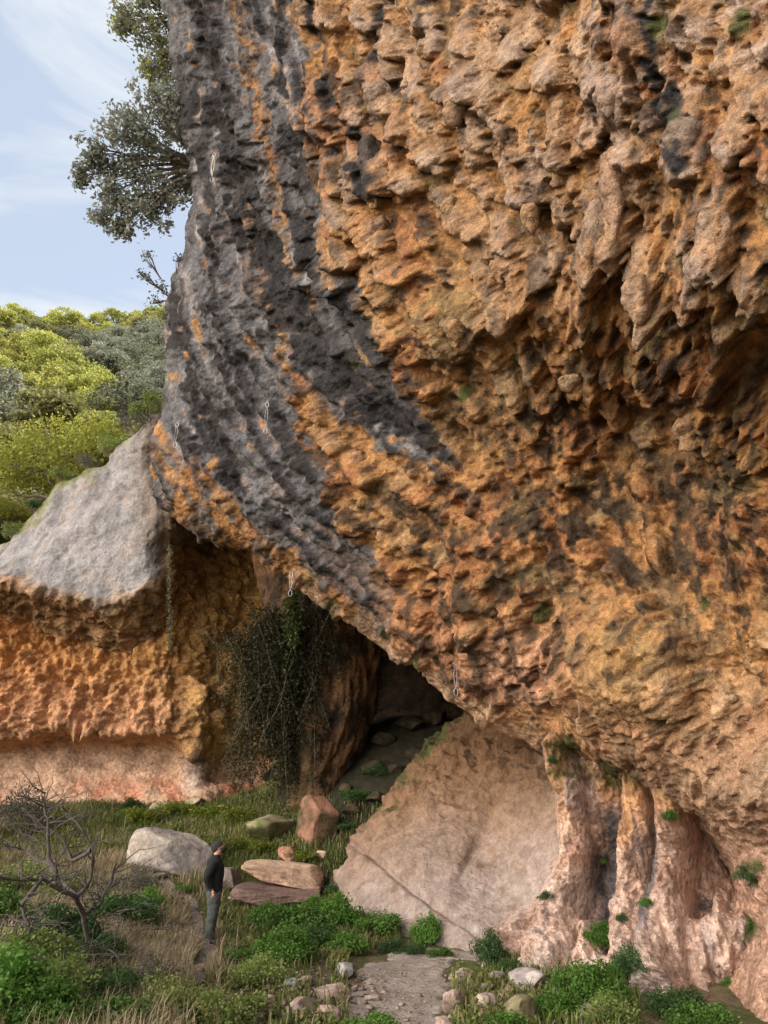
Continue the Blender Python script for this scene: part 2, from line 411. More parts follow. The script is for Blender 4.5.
lipz = streak([(205,552),(300,592),(370,642),(450,694),(540,750)], [6, 9, 10, 12, 10], 8, 5)
col = lerp(col, C3(.52, .38, .25), lipz * .7 * (1 - BLK))
MOSS = np.clip(streak([(440,270+0),(436,272)], [3, 3], 3), 0, 1) * 0
for (x, y, w) in [(330,608,9),(385,632,6),(345,630,5),(515,360,4),(760,20,8),(690,30,10),(705,115,10),(545,610,7),(572,740,12),(610,758,14),(640,775,10),(357,362,5),(420,655,5),(258,465,5),(700,600,5),(460,395,6),(754,870,12),(745,930,10)]:
    MOSS = np.maximum(MOSS, ss(1.25, .5, np.hypot((xx - x) / w, (yy - y) / (w * 1.3)) + .25 * nb3))
col = lerp(col, C3(.055, .075, .02), MOSS * .9)

Dm = RBF([(165,-260,26),(165,0,22.5),(180,200,21.5),(165,400,20.5),(150,470,20),(220,545,19),(300,590,18),(370,640,17),(450,690,15.8),(540,748,14.3),(620,768,12.6),(690,805,11.5),(735,880,10.9),(735,1000,10),(730,1060,9.4),
    (300,-260,22),(300,0,19.5),(300,200,18.5),(300,400,18),(400,0,16.5),(400,300,15.3),(400,500,15.9),(500,600,14.3),(550,0,12.5),(550,290,12.1),(600,500,13.5),(600,400,13.2),(650,650,11.8),(700,0,10.2),(700,200,9.8),(768,0,9.2),
    (768,300,9.4),(768,480,11.3),(768,700,10.3),(850,850,9.5),(850,1000,8.9),(1050,-260,8),(1050,300,7.2),(1050,1060,7.2),(700,-260,11.5)], 60)
ctrl = [((162,-310),(420,-310)),((163,-150),(560,-310)),((164,0),(680,-310)),((172,60),(730,-310)),((186,130),(780,-310)),((192,175),(810,-310)),((188,205),(835,-310)),((178,250),(860,-310)),((167,300),(890,-310)),((166,350),(915,-310)),
        ((166,400),(940,-310)),((158,430),(960,-310)),((150,468),(985,-310)),((160,500),(1010,-310)),((185,528),(1040,-310)),((215,545),(1060,-310)),((255,556),(1080,-300)),((300,586),(1090,-220)),((335,614),(1090,-140)),
        ((372,642),(1090,-60)),((410,664),(1090,20)),((450,692),(1090,100)),((480,716),(1090,170)),((512,738),(1090,240)),((545,752),(1090,310)),((580,758),(1090,370)),((620,764),(1090,430)),((650,782),(1090,500)),
        ((675,800),(1090,560)),((700,812),(1090,620)),((716,838),(1090,690)),((728,872),(1090,760)),((738,915),(1090,850)),((740,960),(1090,930)),((734,1000),(1090,1000)),((730,1080),(1090,1080))]
S = np.array([c[0] for c in ctrl], float); T = np.array([c[1] for c in ctrl], float)
ln_ = np.concatenate([[0], np.cumsum(np.hypot(*(S[1:] - S[:-1]).T))])
NA = 1150; a = np.linspace(0, ln_[-1], NA)
def resamp(A):
    out = np.stack([np.interp(a, ln_, A[:, k]) for k in (0, 1)], 1)
    k = np.ones(13) / 13; pad = np.pad(out, ((6, 6), (0, 0)), 'edge')
    sm = np.stack([np.convolve(pad[:, i], k, 'valid') for i in (0, 1)], 1); return sm
Sa, Ta = resamp(S), resamp(T)
NB = 540
bb = np.linspace(0, 1, NB) ** 1.12
PX = Sa[:, None, 0] + (Ta - Sa)[:, None, 0] * bb[None]; PY = Sa[:, None, 1] + (Ta - Sa)[:, None, 1] * bb[None]
DD = Dm(PX, PY)
dist = np.linalg.norm(Ta - Sa, axis=1)[:, None] * bb[None]
Rr = 46.0; q = np.clip(1 - dist / Rr, 0, 1)
DD = DD + 1.5 * (1 - np.sqrt(np.clip(1 - q * q, 0, 1)))
W0 = P(PX, PY, DD)
nrm = grid_normals(W0)
if (nrm * (W0 - np.array([0, 0, CAMZ]))).sum(-1).mean() > 0: nrm = -nrm
H = samp(Hr, PX, PY) * DD / F * 1.35
edge = ss(0, 60, dist)
H = H * (.45 + .55 * edge)
H += .16 * fbm(W0, .55, 3, 3) + .05 * fbm(W0, 4.5, 3, 5, billow=True) + .022 * fbm(W0, 14, 2, 6)
W1 = W0 + nrm * (H * .85)[..., None]
W1[..., 2] -= np.clip(H, 0, None) * (.6 - .42 * ss(260, 360, PY))
# wrap round the arris: the roof of the cave and the far side of the buttress
K = 26
ext = np.interp(a, ln_, np.interp(np.arange(len(ctrl)), [0, 12, 22, 26, 29, 31, 35], [16, 16, 15, 6, 2.4, 1.6, 1.6]))
rows = []; rc = []
dirn = (Ta - Sa) / (np.linalg.norm(Ta - Sa, axis=1, keepdims=True))
off = unproj(W1[:, 0])
for k in range(K, 0, -1):
    t = k / K
    d = off[2] + ext * t ** 1.7
    sh = 46 * t ** 1.2 * np.clip(ext / 10, .3, 1.3)
    w = P(off[0] + dirn[:, 0] * sh, off[1] + dirn[:, 1] * sh, d)
    nz = fbm(w, .9, 4, 8) * .5 * min(1, t * 4)
    w[:, 2] += nz; w[:, 0] += nz * .4
    rows.append(w); rc.append(samp(col.mean(-1), Sa[:, 0] + 6, Sa[:, 1] - 4)[:, None] * np.array([1.3, 1.05, .8]) * .8)
wrapW = np.stack(rows, 1); wrapC = np.stack(rc, 1)
# carry the rock on above the frame and back over the top
rows2 = []
Tw = W1[:, -1]
for k in range(1, 9):
    t = k / 8
    w = Tw + np.stack([Tw[:, 0] * 0 + 6 * t * ss(0, 1, (a / a[-1])), 30 * t ** 1.5 + 0 * a, (11 * t - 4 * t * t) * ss(1.0, .55, a / a[-1])], 1)
    rows2.append(w)
topW = np.stack(rows2, 1)
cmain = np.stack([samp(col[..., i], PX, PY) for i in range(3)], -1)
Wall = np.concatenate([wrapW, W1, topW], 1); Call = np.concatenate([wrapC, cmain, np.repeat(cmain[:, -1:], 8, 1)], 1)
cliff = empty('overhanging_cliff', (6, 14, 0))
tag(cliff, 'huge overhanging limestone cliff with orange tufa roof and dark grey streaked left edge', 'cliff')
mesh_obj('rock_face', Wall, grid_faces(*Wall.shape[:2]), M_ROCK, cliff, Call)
def cliff_point(px, py, lift=0.0):
    """world point on the finished face seen nearest a chart position"""
    i = np.argmin((PX - px) ** 2 + (PY - py) ** 2); return W1.reshape(-1, 3)[i] + nrm.reshape(-1, 3)[i] * lift

# hanging noses of tufa that stand clear of the roof
def tufa(px, py, L, R, seed, hue):
    top = cliff_point(px, py, -.10); n = 40; m = 26
    rr = np.random.default_rng(seed)
    t = np.linspace(0, 1, n)[:, None]; ph = np.linspace(0, 2 * np.pi, m, endpoint=False)[None]
    D = unproj(top)[2]; sc = D / F
    prof = R * sc * (.75 + .45 * np.sin(t * 3.0 + rr.uniform(0, 1))) * np.sqrt(np.clip(1 - t ** 5, 0, 1))
    lean = rr.uniform(-.12, .12)
    X = top[0] + prof * np.cos(ph) + lean * t * L * sc; Y = top[1] + prof * np.sin(ph) + .25 * L * sc * t; Z = top[2] + .35 * L * sc - t * L * sc * 1.35 + 0 * ph
    W = np.stack([X, Y, Z], -1); c = np.stack([top[0] + lean * t * L * sc + 0 * ph, top[1] + .25 * L * sc * t + 0 * ph, Z], -1)
    d = W - c; dn = d / (np.linalg.norm(d, axis=-1, keepdims=True) + 1e-6)
    W = W + dn * (.9 * prof * fbm(W * np.array([1, 1, .6]), 4.5, 4, seed))[..., None]
    loc = np.array([samp(col[..., i_], np.array([px, px - 6., px + 6., px]), np.array([py - 8., py, py, py + 10.])).mean() for i_ in range(3)])
    cc = np.zeros(W.shape) + loc * .6 + hue * .4
    k = ss(-.3, .5, fbm(W, 3, 3, seed + 3)); cc = lerp(cc, loc * .85, k * .7)
    V = np.concatenate([W.reshape(-1, 3), [W[-1].mean(0)]]); cc = np.concatenate([cc.reshape(-1, 3), [cc[-1, 0]]])
    fq = grid_faces(n, m, closed=True); o = mesh_obj('stalactite', V[:-1], fq, M_ROCK, cliff, cc[:-1])
    return o
GT = C3(.36, .30, .27); DG = C3(.10, .10, .11); OT = C3(.45, .27, .13)
for i, (x, y, L, R, h) in enumerate([(386,150,44,10,DG),(637,160,64,12,GT),(607,205,50,12,GT),(672,245,34,13,C3(.27,.23,.2)),(716,120,34,13,GT),(752,190,36,13,GT),(385,225,20,10,GT),(393,90,26,10,GT),
        (540,205,22,8,OT),(500,255,26,9,OT),(575,110,30,9,OT),(520,150,28,9,GT),(480,95,24,9,OT),(306,175,20,5,DG),(575,368,10,9,C3(.5,.4,.28)),(612,400,18,8,OT),(695,412,14,11,C3(.42,.33,.25)),(655,378,12,8,OT),
        (640,468,16,8,OT),(452,205,20,8,OT),(360,460,18,7,GT),(558,240,26,8,OT),(470,320,18,8,OT),(640,85,26,11,GT),(600,40,22,10,OT),(763,60,30,12,GT),(426,70,18,8,GT),(545,392,10,7,OT),(724,700,9,7,C3(.45,.35,.25)),(606,690,22,4,C3(.5,.45,.4))]):
    tufa(x, y, L, R, 100 + i, h)

# ------------------------------------------------------------------ ground
GB = np.array([(-3.5, 20.2, 2.0), (-2.0, 22, 3.1), (-.5, 23.5, 4.2), (1.0, 25, 5.6)])
def ground(x, y, fine=True):
    x = np.asarray(x, float); y = np.asarray(y, float)
    z = .9 * ss(7, 2.5, y) * ss(40, 10, np.hypot(x, y))
    z = z + 2.6 * ss(16.2, 29, y) * (1 - .0 * x)
    z = z + 2.7 * ss(19.4, 26, y) * ss(-5.5, .5, x)
    z = z + .45 * ss(-2.6, -6.5, x) * ss(7, 10, y) * ss(24, 15, y)
    z = z - .12 * np.exp(-(((x - .3) / 1.3) ** 2 + ((y - 13) / 2.5) ** 2))
    if fine:
        p = np.stack([x, y, 0 * x], -1); z = z + .10 * fbm(p, .7, 3, 41) + .035 * fbm(p, 3.1, 3, 42) * ss(60, 30, np.hypot(x, y))
    return z
def gp(px, py):
    """ground point seen at a photo position"""
    d = np.linspace(6, 34, 1400); w = P(px + 0 * d, py + 0 * d, d); g = ground(w[:, 0], w[:, 1])
    k = np.argmax(w[:, 2] < g); k = k if w[k, 2] < g[k] else len(d) - 1
    return np.array([w[k, 0], w[k, 1], g[k]])
def axis(a0, a1, fine, far, n):
    core = np.arange(a0, a1, fine); s = np.geomspace(fine, far, n)
    return np.concatenate([(a0 - np.cumsum(s))[::-1], core, a1 + np.cumsum(s)])
gx = axis(-9, 9, .055, 120, 40); gy = axis(8, 26, .055, 120, 40)
GX, GY = np.meshgrid(gx, gy, indexing='ij'); GZ = ground(GX, GY)
far = ss(40, 200, np.hypot(GX, GY)); GZ = GZ * (1 - far)
pg = np.stack([GX, GY, GZ], -1)
gc = np.zeros(pg.shape) + C3(.15, .115, .075)
n1 = fbm(pg, .8, 3, 51); n2 = fbm(pg, 3, 3, 52)
gc = lerp(gc, C3(.085, .10, .035), ss(-.25, .25, n1)); gc = lerp(gc, C3(.25, .2, .15), ss(.1, .5, n2) * .6)
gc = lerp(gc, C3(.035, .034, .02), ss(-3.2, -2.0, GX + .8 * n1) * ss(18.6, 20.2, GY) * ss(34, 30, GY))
gc = lerp(gc, C3(.40, .35, .29), ss(2, -14, GY) * ss(-.5, 0, n1))  # unseen ground made paler to bounce sunlight up to the roof
gc = lerp(gc, C3(.09, .12, .02), ss(17.5, 20, GY) * ss(-9, -6, GX) * ss(-2.0, -3.2, GX + .8 * n1) * .8)
mesh_obj('ground', pg, grid_faces(len(gx), len(gy)), M_SOIL, None, gc)['kind'] = 'structure'

def path_sheet(name, pts, wid, c, seed, lift=.03):
    Wp = np.array([gp(*q)[:2] for q in pts]); wid = np.array(wid)
    L = np.concatenate([[0], np.cumsum(np.hypot(*(Wp[1:] - Wp[:-1]).T))]); n = int(L[-1] / .06) + 2; t = np.linspace(0, L[-1], n)
    cx = np.interp(t, L, Wp[:, 0]); cy = np.interp(t, L, Wp[:, 1]); w = np.interp(t, L, wid)
    k = np.ones(9) / 9; cx = np.convolve(np.pad(cx, 4, 'edge'), k, 'valid'); cy = np.convolve(np.pad(cy, 4, 'edge'), k, 'valid')
    tx, ty = np.gradient(cx), np.gradient(cy); l = np.hypot(tx, ty) + 1e-9; nx, ny = -ty / l, tx / l
    m = 34; s = np.linspace(-1, 1, m)[None]
    X = cx[:, None] + nx[:, None] * w[:, None] * s; Y = cy[:, None] + ny[:, None] * w[:, None] * s
    e = 1 - np.abs(s) + .8 * fbm(np.stack([X, Y, 0 * X], -1), 1.7, 3, seed) + 0 * X
    Z = ground(X, Y) + lift - .1 * ss(.3, .02, e)
    W = np.stack([X, Y, Z], -1)
    cc = lerp(np.zeros(W.shape) + c * .8, c * .62, ss(-.1, .5, fbm(W, 2.5, 4, seed + 1)))
    o = mesh_obj(name, W, grid_faces(n, m), M_SMOOTH, None, cc); o['kind'] = 'structure'
path_sheet('path', [(395,1060),(395,1020),(400,985),(420,958),(470,955),(500,962)], [.75, .8, .8, .7, .5, .3], C3(.42, .37, .33), 61)
path_sheet('footpath', [(200,985),(203,952),(196,925),(186,900),(165,882),(140,878)], [.35, .4, .3, .33, .6, .5], C3(.38, .31, .26), 62)

# ------------------------------------------------------------------ other rock masses, each its own chart
def layer(name, xs, rowsfn, Dfn, colfn, mat, parent, disp, thick_back=None, n=300, m=300, dsm=0):
    px = np.linspace(xs[0], xs[1], n)[:, None]; t = np.linspace(0, 1, m)[None]
    PXl, PYl = rowsfn(px, t); Dl = Dfn(PXl, PYl, t)
    if dsm:
        kk = np.hanning(dsm + 2)[1:-1]; kk /= kk.sum(); pd = np.pad(Dl, dsm // 2, 'edge'); pd = np.apply_along_axis(lambda v: np.convolve(v, kk, 'valid'), 0, pd); Dl = np.apply_along_axis(lambda v: np.convolve(v, kk, 'valid'), 1, pd)
    W = P(PXl, PYl, Dl); nn = grid_normals(W)
    if (nn * (W - np.array([0, 0, CAMZ]))).sum(-1).mean() > 0: nn = -nn
    h = disp(W, PXl, PYl); c = colfn(W, PXl, PYl, h)
    W2 = W + nn * h[..., None]
    if thick_back is not None:
        W2, c = thick_back(W2, c, PXl, PYl, Dl)
    return mesh_obj(name, W2, grid_faces(*W2.shape[:2]), mat, parent, c), W2

# left banded wall with its grey slab
LT = np.array([(-300,640),(-120,590),(0,545),(30,514),(60,488),(100,461),(130,440),(150,424),(175,400),(300,380)], float)
L1 = np.array([(-300,640),(0,578),(60,592),(110,604),(160,580),(180,560),(300,540)], float)
L2 = np.array([(-300,660),(0,610),(60,636),(130,655),(165,630),(185,600),(300,580)], float)
L3 = np.array([(-300,748),(0,738),(40,730),(60,724),(90,734),(150,728),(200,746),(250,742),(300,740)], float)
def ip(A, x): return np.interp(x, A[:, 0], A[:, 1])
def lw_rows(px, t):
    y0 = ip(LT, px) + 4 * np.sin(px / 13) + 2.5 * np.sin(px / 5.1); y = y0 + (850 - y0) * t; return px + 0 * t, y
def lw_D(x, y, t):
    q_ = np.stack([x / 40, y / 40, 0 * x], -1); wq = 13 * fbm(q_, 1, 4, 76); yt, y1, y2, y3 = ip(LT, x), ip(L1, x) + wq, ip(L2, x) + 1.2 * wq, ip(L3, x) + .8 * wq
    x = x + 7 * np.sin(y / 17.0) * (np.abs(x - 165) < 60); ds = 24.0; dt_ = np.interp(x, [-300, 0, 150, 200], [29, 28.2, 25.6, 25.2])
    d = np.where(y < y1, ds + (dt_ - ds) * ((y1 - y) / np.maximum(y1 - yt, 1)), 0)
    u = np.clip((y - y1) / np.maximum(y2 - y1, 1), 0, 1); d = np.where(y >= y1, ds + 1.9 * u ** .8, d)
    u = np.clip((y - y2) / np.maximum(y3 - y2, 1), 0, 1); d = np.where(y >= y2, 25.9 - 1.1 * u ** .8, d)
    u = np.clip((y - y3) / 14, 0, 1); d = np.where(y >= y3, 24.8 + 1.5 * ss(0, 1, u) , d)
    u = np.clip((y - y3 - 14) / 60, 0, 2); d = np.where(y >= y3 + 14, 26.3 - 1.6 * u, d)
    k = ss(140, 215, x) ** 1.3; d = d * (1 - k) + (25.9 + 1.4 * ss(190, 260, x) - .012 * (y - 700) + .5 * ss(745, 752, y) - 1.0 * ss(765, 820, y)) * k
    return d
def strat(W, f): return fbm(W * np.array([.35, .35, 1]) + np.stack([0 * W[..., 0], 0 * W[..., 0], .18 * W[..., 0]], -1), f, 3, 71)
def lw_disp(W, x, y):
    slab = ss(6, -6, y - ip(L1, x)) * (x < 165); ora = ss(-6, 4, y - ip(L2, x)) * ss(6, -4, y - ip(L3, x))
    w1 = worley(W * np.array([1, 1, .7]), 2.3, 3); w2 = worley(W, 5.5, 4)
    k = ss(160, 190, x)
    h = slab * (.28 * fbm(W, .5, 3, 8) + .07 * fbm(W, 2.5, 4, 72)) + (1 - slab) * .12 * fbm(W, 1.2, 4, 73) + .03 * slab * fbm(W, 7, 3, 78, billow=True)
    h = h + ora * (1 - .6 * k) * (.7 * (.75 - w1) + .3 * (.6 - w2)) + k * .5 * strat(W, 2.6) + (1 - slab) * .1 * strat(W, 3)
    h = h + (1 - slab) * (1 - ora) * .25 * fbm(W, 2.2, 4, 77, billow=True) * ss(745, 725, y) - slab * .05 * ss(.35, .6, worley(W, 2.0, 6) * -1 + .8)
    h = h + .35 * np.exp(-((x - 195) / 9) ** 2) * ss(640, 700, y) * ss(800, 740, y)
    h = h + .02 * fbm(W, 9, 2, 75)
    return h
def lw_col(W, x, y, h):
    slab = ss(8, -10, y - ip(L1, x) + 8 * fbm(W, .8, 2, 81)) * ss(172, 155, x); k = ss(148, 225, x + 12 * fbm(W, 1.2, 2, 85))
    n = fbm(W, .9, 4, 82); n_ = fbm(W, 3.2, 3, 83)
    c = np.zeros(W.shape) + C3(.58, .29, .11)
    c = lerp(c, C3(.60, .36, .14), ss(40, 170, x + 30 * fbm(W, .6, 2, 87)) * .6)
    c = lerp(c, C3(.62, .36, .23), ss(640, 740, y) * .75); c = lerp(c, C3(.62, .43, .31), ss(740, 756, y) * .9)
    c = lerp(c, C3(.62, .28, .18), ss(768, 790, y) * ss(-.1, .3, n) * .9)
    oc = lerp(np.zeros(W.shape) + C3(.64, .40, .15), C3(.36, .24, .10), ss(0, .4, strat(W, 2.6)))
    c = lerp(c, oc, k * ss(790, 740, y) * .9); c = lerp(c, C3(.28, .14, .07), ss(.15, .45, n_) * .45)
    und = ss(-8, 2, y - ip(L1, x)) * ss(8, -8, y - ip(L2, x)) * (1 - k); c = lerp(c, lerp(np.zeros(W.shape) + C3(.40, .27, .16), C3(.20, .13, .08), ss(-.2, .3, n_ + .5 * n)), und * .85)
    g = lerp(np.zeros(W.shape) + C3(.30, .295, .305), C3(.18, .175, .185), ss(-.05, .35, fbm(W * np.array([1, .4, .4]), 1.1, 4, 84)))
    g = lerp(g, C3(.42, .31, .22), ss(.1, .4, n) * .5)
    yt = ip(LT, x); g = lerp(g, C3(.17, .18, .05), ss(12, 0, y - yt + 44 * fbm(W, .9, 3, 86)) * ss(140, 110, x) * .8)
    c = lerp(c, g, slab)
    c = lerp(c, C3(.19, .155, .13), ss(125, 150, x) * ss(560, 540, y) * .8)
    c = lerp(c, C3(.56, .47, .42), np.exp(-((x - 193) / 9) ** 2) * ss(745, 760, y) * ss(800, 785, y) * .8)
    c = lerp(c, C3(.06, .05, .045), np.exp(-(((x - 196) / 4) ** 2 + ((y - 748) / 14) ** 2)) * .8)
    return c
def lw_back(W2, c, X, Y, D):
    r_ = []; 
    for k in range(6, 0, -1):
        t = k / 6; w = W2[:, 0] + np.array([0, 9 * t, -1.0 * t + 1.5 * t * t]); w[:, 2] += .2 * fbm(w, 1, 2, 9); r_.append(w)
    B = np.stack(r_, 1); return np.concatenate([B, W2], 1), np.concatenate([np.repeat(c[:, :1], 6, 1), c], 1)
wall = empty('banded_rock_wall', (-12, 26, 2))
tag(wall, 'orange pitted rock wall under a smooth pale grey slab at the left', 'rock wall')
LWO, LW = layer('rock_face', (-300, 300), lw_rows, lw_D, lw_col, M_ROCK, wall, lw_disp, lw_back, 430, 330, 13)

LWO.data.materials.append(M_SMOOTH)   # the slab is a smoother bed than the pitted band below it
fm = np.repeat(np.arange(LW.shape[0] - 1)[:, None], LW.shape[1] - 1, 1); X_, Y_, _ = unproj(LW[:-1, :-1]); mi = ((Y_ < ip(L1, X_) + 3) & (X_ < 168)).astype(np.int32).ravel(); LWO.data.polygons.foreach_set('material_index', mi)
# back of the cave
Dc = RBF([(150,500,30),(150,900,26.5),(260,600,29),(260,850,25),(330,600,30),(330,800,25),(385,640,32),(385,690,31),(400,600,33),(385,740,26.5),(400,780,23.5),(430,700,27.5),(470,740,24.5),(470,620,29),(520,800,24),(560,700,25),(640,700,22),(640,900,20),(400,900,21)], 40)
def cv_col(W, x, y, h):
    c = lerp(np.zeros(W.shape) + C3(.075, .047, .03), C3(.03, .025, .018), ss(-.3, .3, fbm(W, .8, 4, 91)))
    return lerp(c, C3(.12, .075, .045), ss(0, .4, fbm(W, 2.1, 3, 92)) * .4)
cave = tag(empty('cave_wall', (1, 28, 4)), 'dark brown back wall of the cave under the overhang', 'rock wall')
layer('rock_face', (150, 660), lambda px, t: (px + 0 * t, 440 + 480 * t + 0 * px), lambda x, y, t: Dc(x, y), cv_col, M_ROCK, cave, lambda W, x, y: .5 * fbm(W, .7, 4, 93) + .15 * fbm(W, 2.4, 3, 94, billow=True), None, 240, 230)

# smooth pink slope below the roof
SLL = np.array([(690, 500), (720, 462), (760, 420), (800, 386), (840, 350), (870, 333), (900, 338), (925, 352), (960, 380), (1000, 420)], float)
def sl_rows(px, t):
    y = 690 + 300 * t + 0 * px; xl = np.interp(y, SLL[:, 0], SLL[:, 1]); return xl + (640 - xl) * px + 26 * fbm(np.stack([y / 38, y * 0, y * 0], -1), 1, 4, 106) * (1 - px), y
Ds = RBF([(330,870,17.6),(345,840,18.3),(400,760,20.5),(425,700,22.4),(380,930,15.4),(420,930,14.8),(470,950,13.8),(420,850,16.6),(480,850,16.4),(480,720,20.3),(560,720,18.6),(560,850,15.0),(560,940,13.4),(640,720,17.5),(640,960,12.5),(500,900,15.2),(500,1000,13.2),(400,1000,14.6)], 50)
def sl_D(x, y, t):
    d = Ds(x, y); xl = np.interp(y, SLL[:, 0], SLL[:, 1]); e = np.clip(1 - (x - xl) / 26, 0, 1)
    return d + 1.0 * (1 - np.sqrt(1 - e * e * .999))
def sl_disp(W, x, y):
    rg = ss(700, 640, y) * 0 + ss(860, 740, y + .25 * (x - 480)) 
    h = .20 * fbm(W, .55, 3, 95) + .06 * fbm(W, 2.2, 3, 96) + rg * (.22 * fbm(W, 1.9, 4, 97, billow=True) + .22 * (.6 - worley(W, 1.7, 15)))
    crack = np.abs((x - 470) - (y - 850) * -.55 + 10 * fbm(W, 1, 2, 98)); h = h - .10 * np.exp(-(crack / 5) ** 2) * ss(900, 850, y)
    c2 = np.abs((x - 400) * .75 - (y - 880) + 8 * fbm(W, .9, 2, 99)); h = h - .12 * np.exp(-(c2 / 4) ** 2) * (y > 840)
    c3 = np.abs((x - 405) + (y - 800) * 2.0 + 10 * fbm(W, .9, 2, 79)); h = h - .14 * np.exp(-(c3 / 7) ** 2) * ss(860, 830, y)
    return h + .015 * fbm(W, 8, 3, 100)
def sl_col(W, x, y, h):
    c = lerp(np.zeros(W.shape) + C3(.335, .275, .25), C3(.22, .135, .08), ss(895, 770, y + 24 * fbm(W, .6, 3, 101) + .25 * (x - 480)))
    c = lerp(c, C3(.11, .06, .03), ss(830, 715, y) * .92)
    c = lerp(c, C3(.42, .37, .34), ss(.1, .45, fbm(W, 1.0, 4, 102)) * ss(830, 900, y) * .8)
    c = lerp(c, C3(.20, .12, .07), ss(.12, .42, fbm(W, 2.8, 4, 103)) * .5)
    c = lerp(c, C3(.28, .21, .14), np.exp(-((x - 552) / 20) ** 2) * ss(870, 820, y) * ss(-.1, .3, fbm(W, 1.5, 3, 105)) * .6)
    xl = np.interp(y, SLL[:, 0], SLL[:, 1])
    g = ss(14, 0, x - xl + 46 * fbm(W, 1.3, 4, 104)) * ss(845, 805, y); return lerp(c, C3(.055, .07, .02), g * .9)
def sl_back(W2, c, X, Y, D):
    r_ = []
    for k in range(6, 0, -1):
        t = k / 6; w = W2[0] + np.array([.7 * t, 2.2 * t, -1.6 * t]); w[:, 2] += .15 * fbm(w, 1.4, 2, 9) * t; r_.append(w)
    B = np.stack(r_, 0); return np.concatenate([B, W2], 0), np.concatenate([np.repeat(c[:1], 6, 0), c], 0)
slope = tag(empty('rock_slope', (1.5, 16, 0)), 'smooth pinkish sloping bedrock below the roof beside the green bushes', 'rock slope')
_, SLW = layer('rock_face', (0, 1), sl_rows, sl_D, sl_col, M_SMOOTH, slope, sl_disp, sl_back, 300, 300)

# flowstone wall at the right, columns side by side
cols_ = [  # centre line, half widths, how far it stands out (m)
    ([(562,740),(580,800),(583,860),(572,920),(556,975),(545,1020)], [13,14,16,20,25,29], .8),
    ([(522,935),(510,965),(500,1000)], [24,34,40], .4),
    ([(641,740),(643,800),(641,860),(636,920),(628,980)], [14,16,17,20,24], .6),
    ([(688,780),(684,840),(678,900),(670,960),(656,1030)], [20,20,21,24,34], .95),
    ([(712,800),(716,840),(722,880)], [7,9,8], .25),
    ([(722,925),(718,950),(712,1000),(704,1040)], [40,38,36,36], .5),
    ([(598,930),(596,970),(594,1010)], [10,20,26], .55)]
def fl_rib(x, y):
    h = 0 * x
    for pts, w, A in cols_:
        pts = np.array(pts, float); cx = np.interp(y, pts[:, 1], pts[:, 0]); ww = np.interp(y, pts[:, 1], w)
        a_ = ss(pts[0, 1] - 12, pts[0, 1] + 8, y); h = np.maximum(h, A * a_ * np.sqrt(np.clip(1 - ((x - cx) / ww) ** 2, 0, 1)))
    return h
Df = RBF([(480,740,14.6),(560,740,13.9),(640,740,13.1),(720,740,12.2),(800,740,11.6),(480,860,13.9),(560,860,13.1),(640,860,12.4),(720,860,11.8),(480,960,12.9),(540,960,12.3),(600,960,11.8),(660,960,11.3),(720,960,11.0),(800,960,10.6),(480,1010,12.0),(600,1010,11.2),(720,1010,10.7),(480,1070,10.9),(600,1070,10.5),(720,1070,10.0),(800,1070,9.8)], 50)
def fl_D(x, y, t): return Df(x, y) + .5
def fl_rows(px, t): 
    y = 720 + 350 * t + 0 * px; xl = np.interp(y, [720, 760, 880, 930, 960, 1000, 1070], [552, 556, 566, 515, 497, 488, 480]); return xl + (850 - xl) * px, y
def fl_disp(W, x, y):
    wob = x + 5 * fbm(W, 1.3, 3, 111); v = fbm(W * np.array([1, 1, .22]), 3.2, 4, 112)
    h = fl_rib(wob, y) + .42 * v + .17 * fbm(W, 1.6, 5, 113) + .09 * fbm(W, 5, 3, 114, billow=True) + .10 * (.6 - worley(W * np.array([1, 1, .6]), 3.0, 12))
    h = h + .45 * ss(910, 990, y) * fbm(W, 1.3, 4, 115)
    h = h + .35 * np.exp(-(((x - 688) / 22) ** 2 + ((y - 832) / 34) ** 2)) + .02 * fbm(W, 12, 2, 118)
    h = h - .9 * np.exp(-(((x - 724) / 20) ** 2 + ((y - 845) / 42) ** 2)) - .35 * np.exp(-(((x - 612) / 10) ** 2 + ((y - 860) / 60) ** 2))
    return h
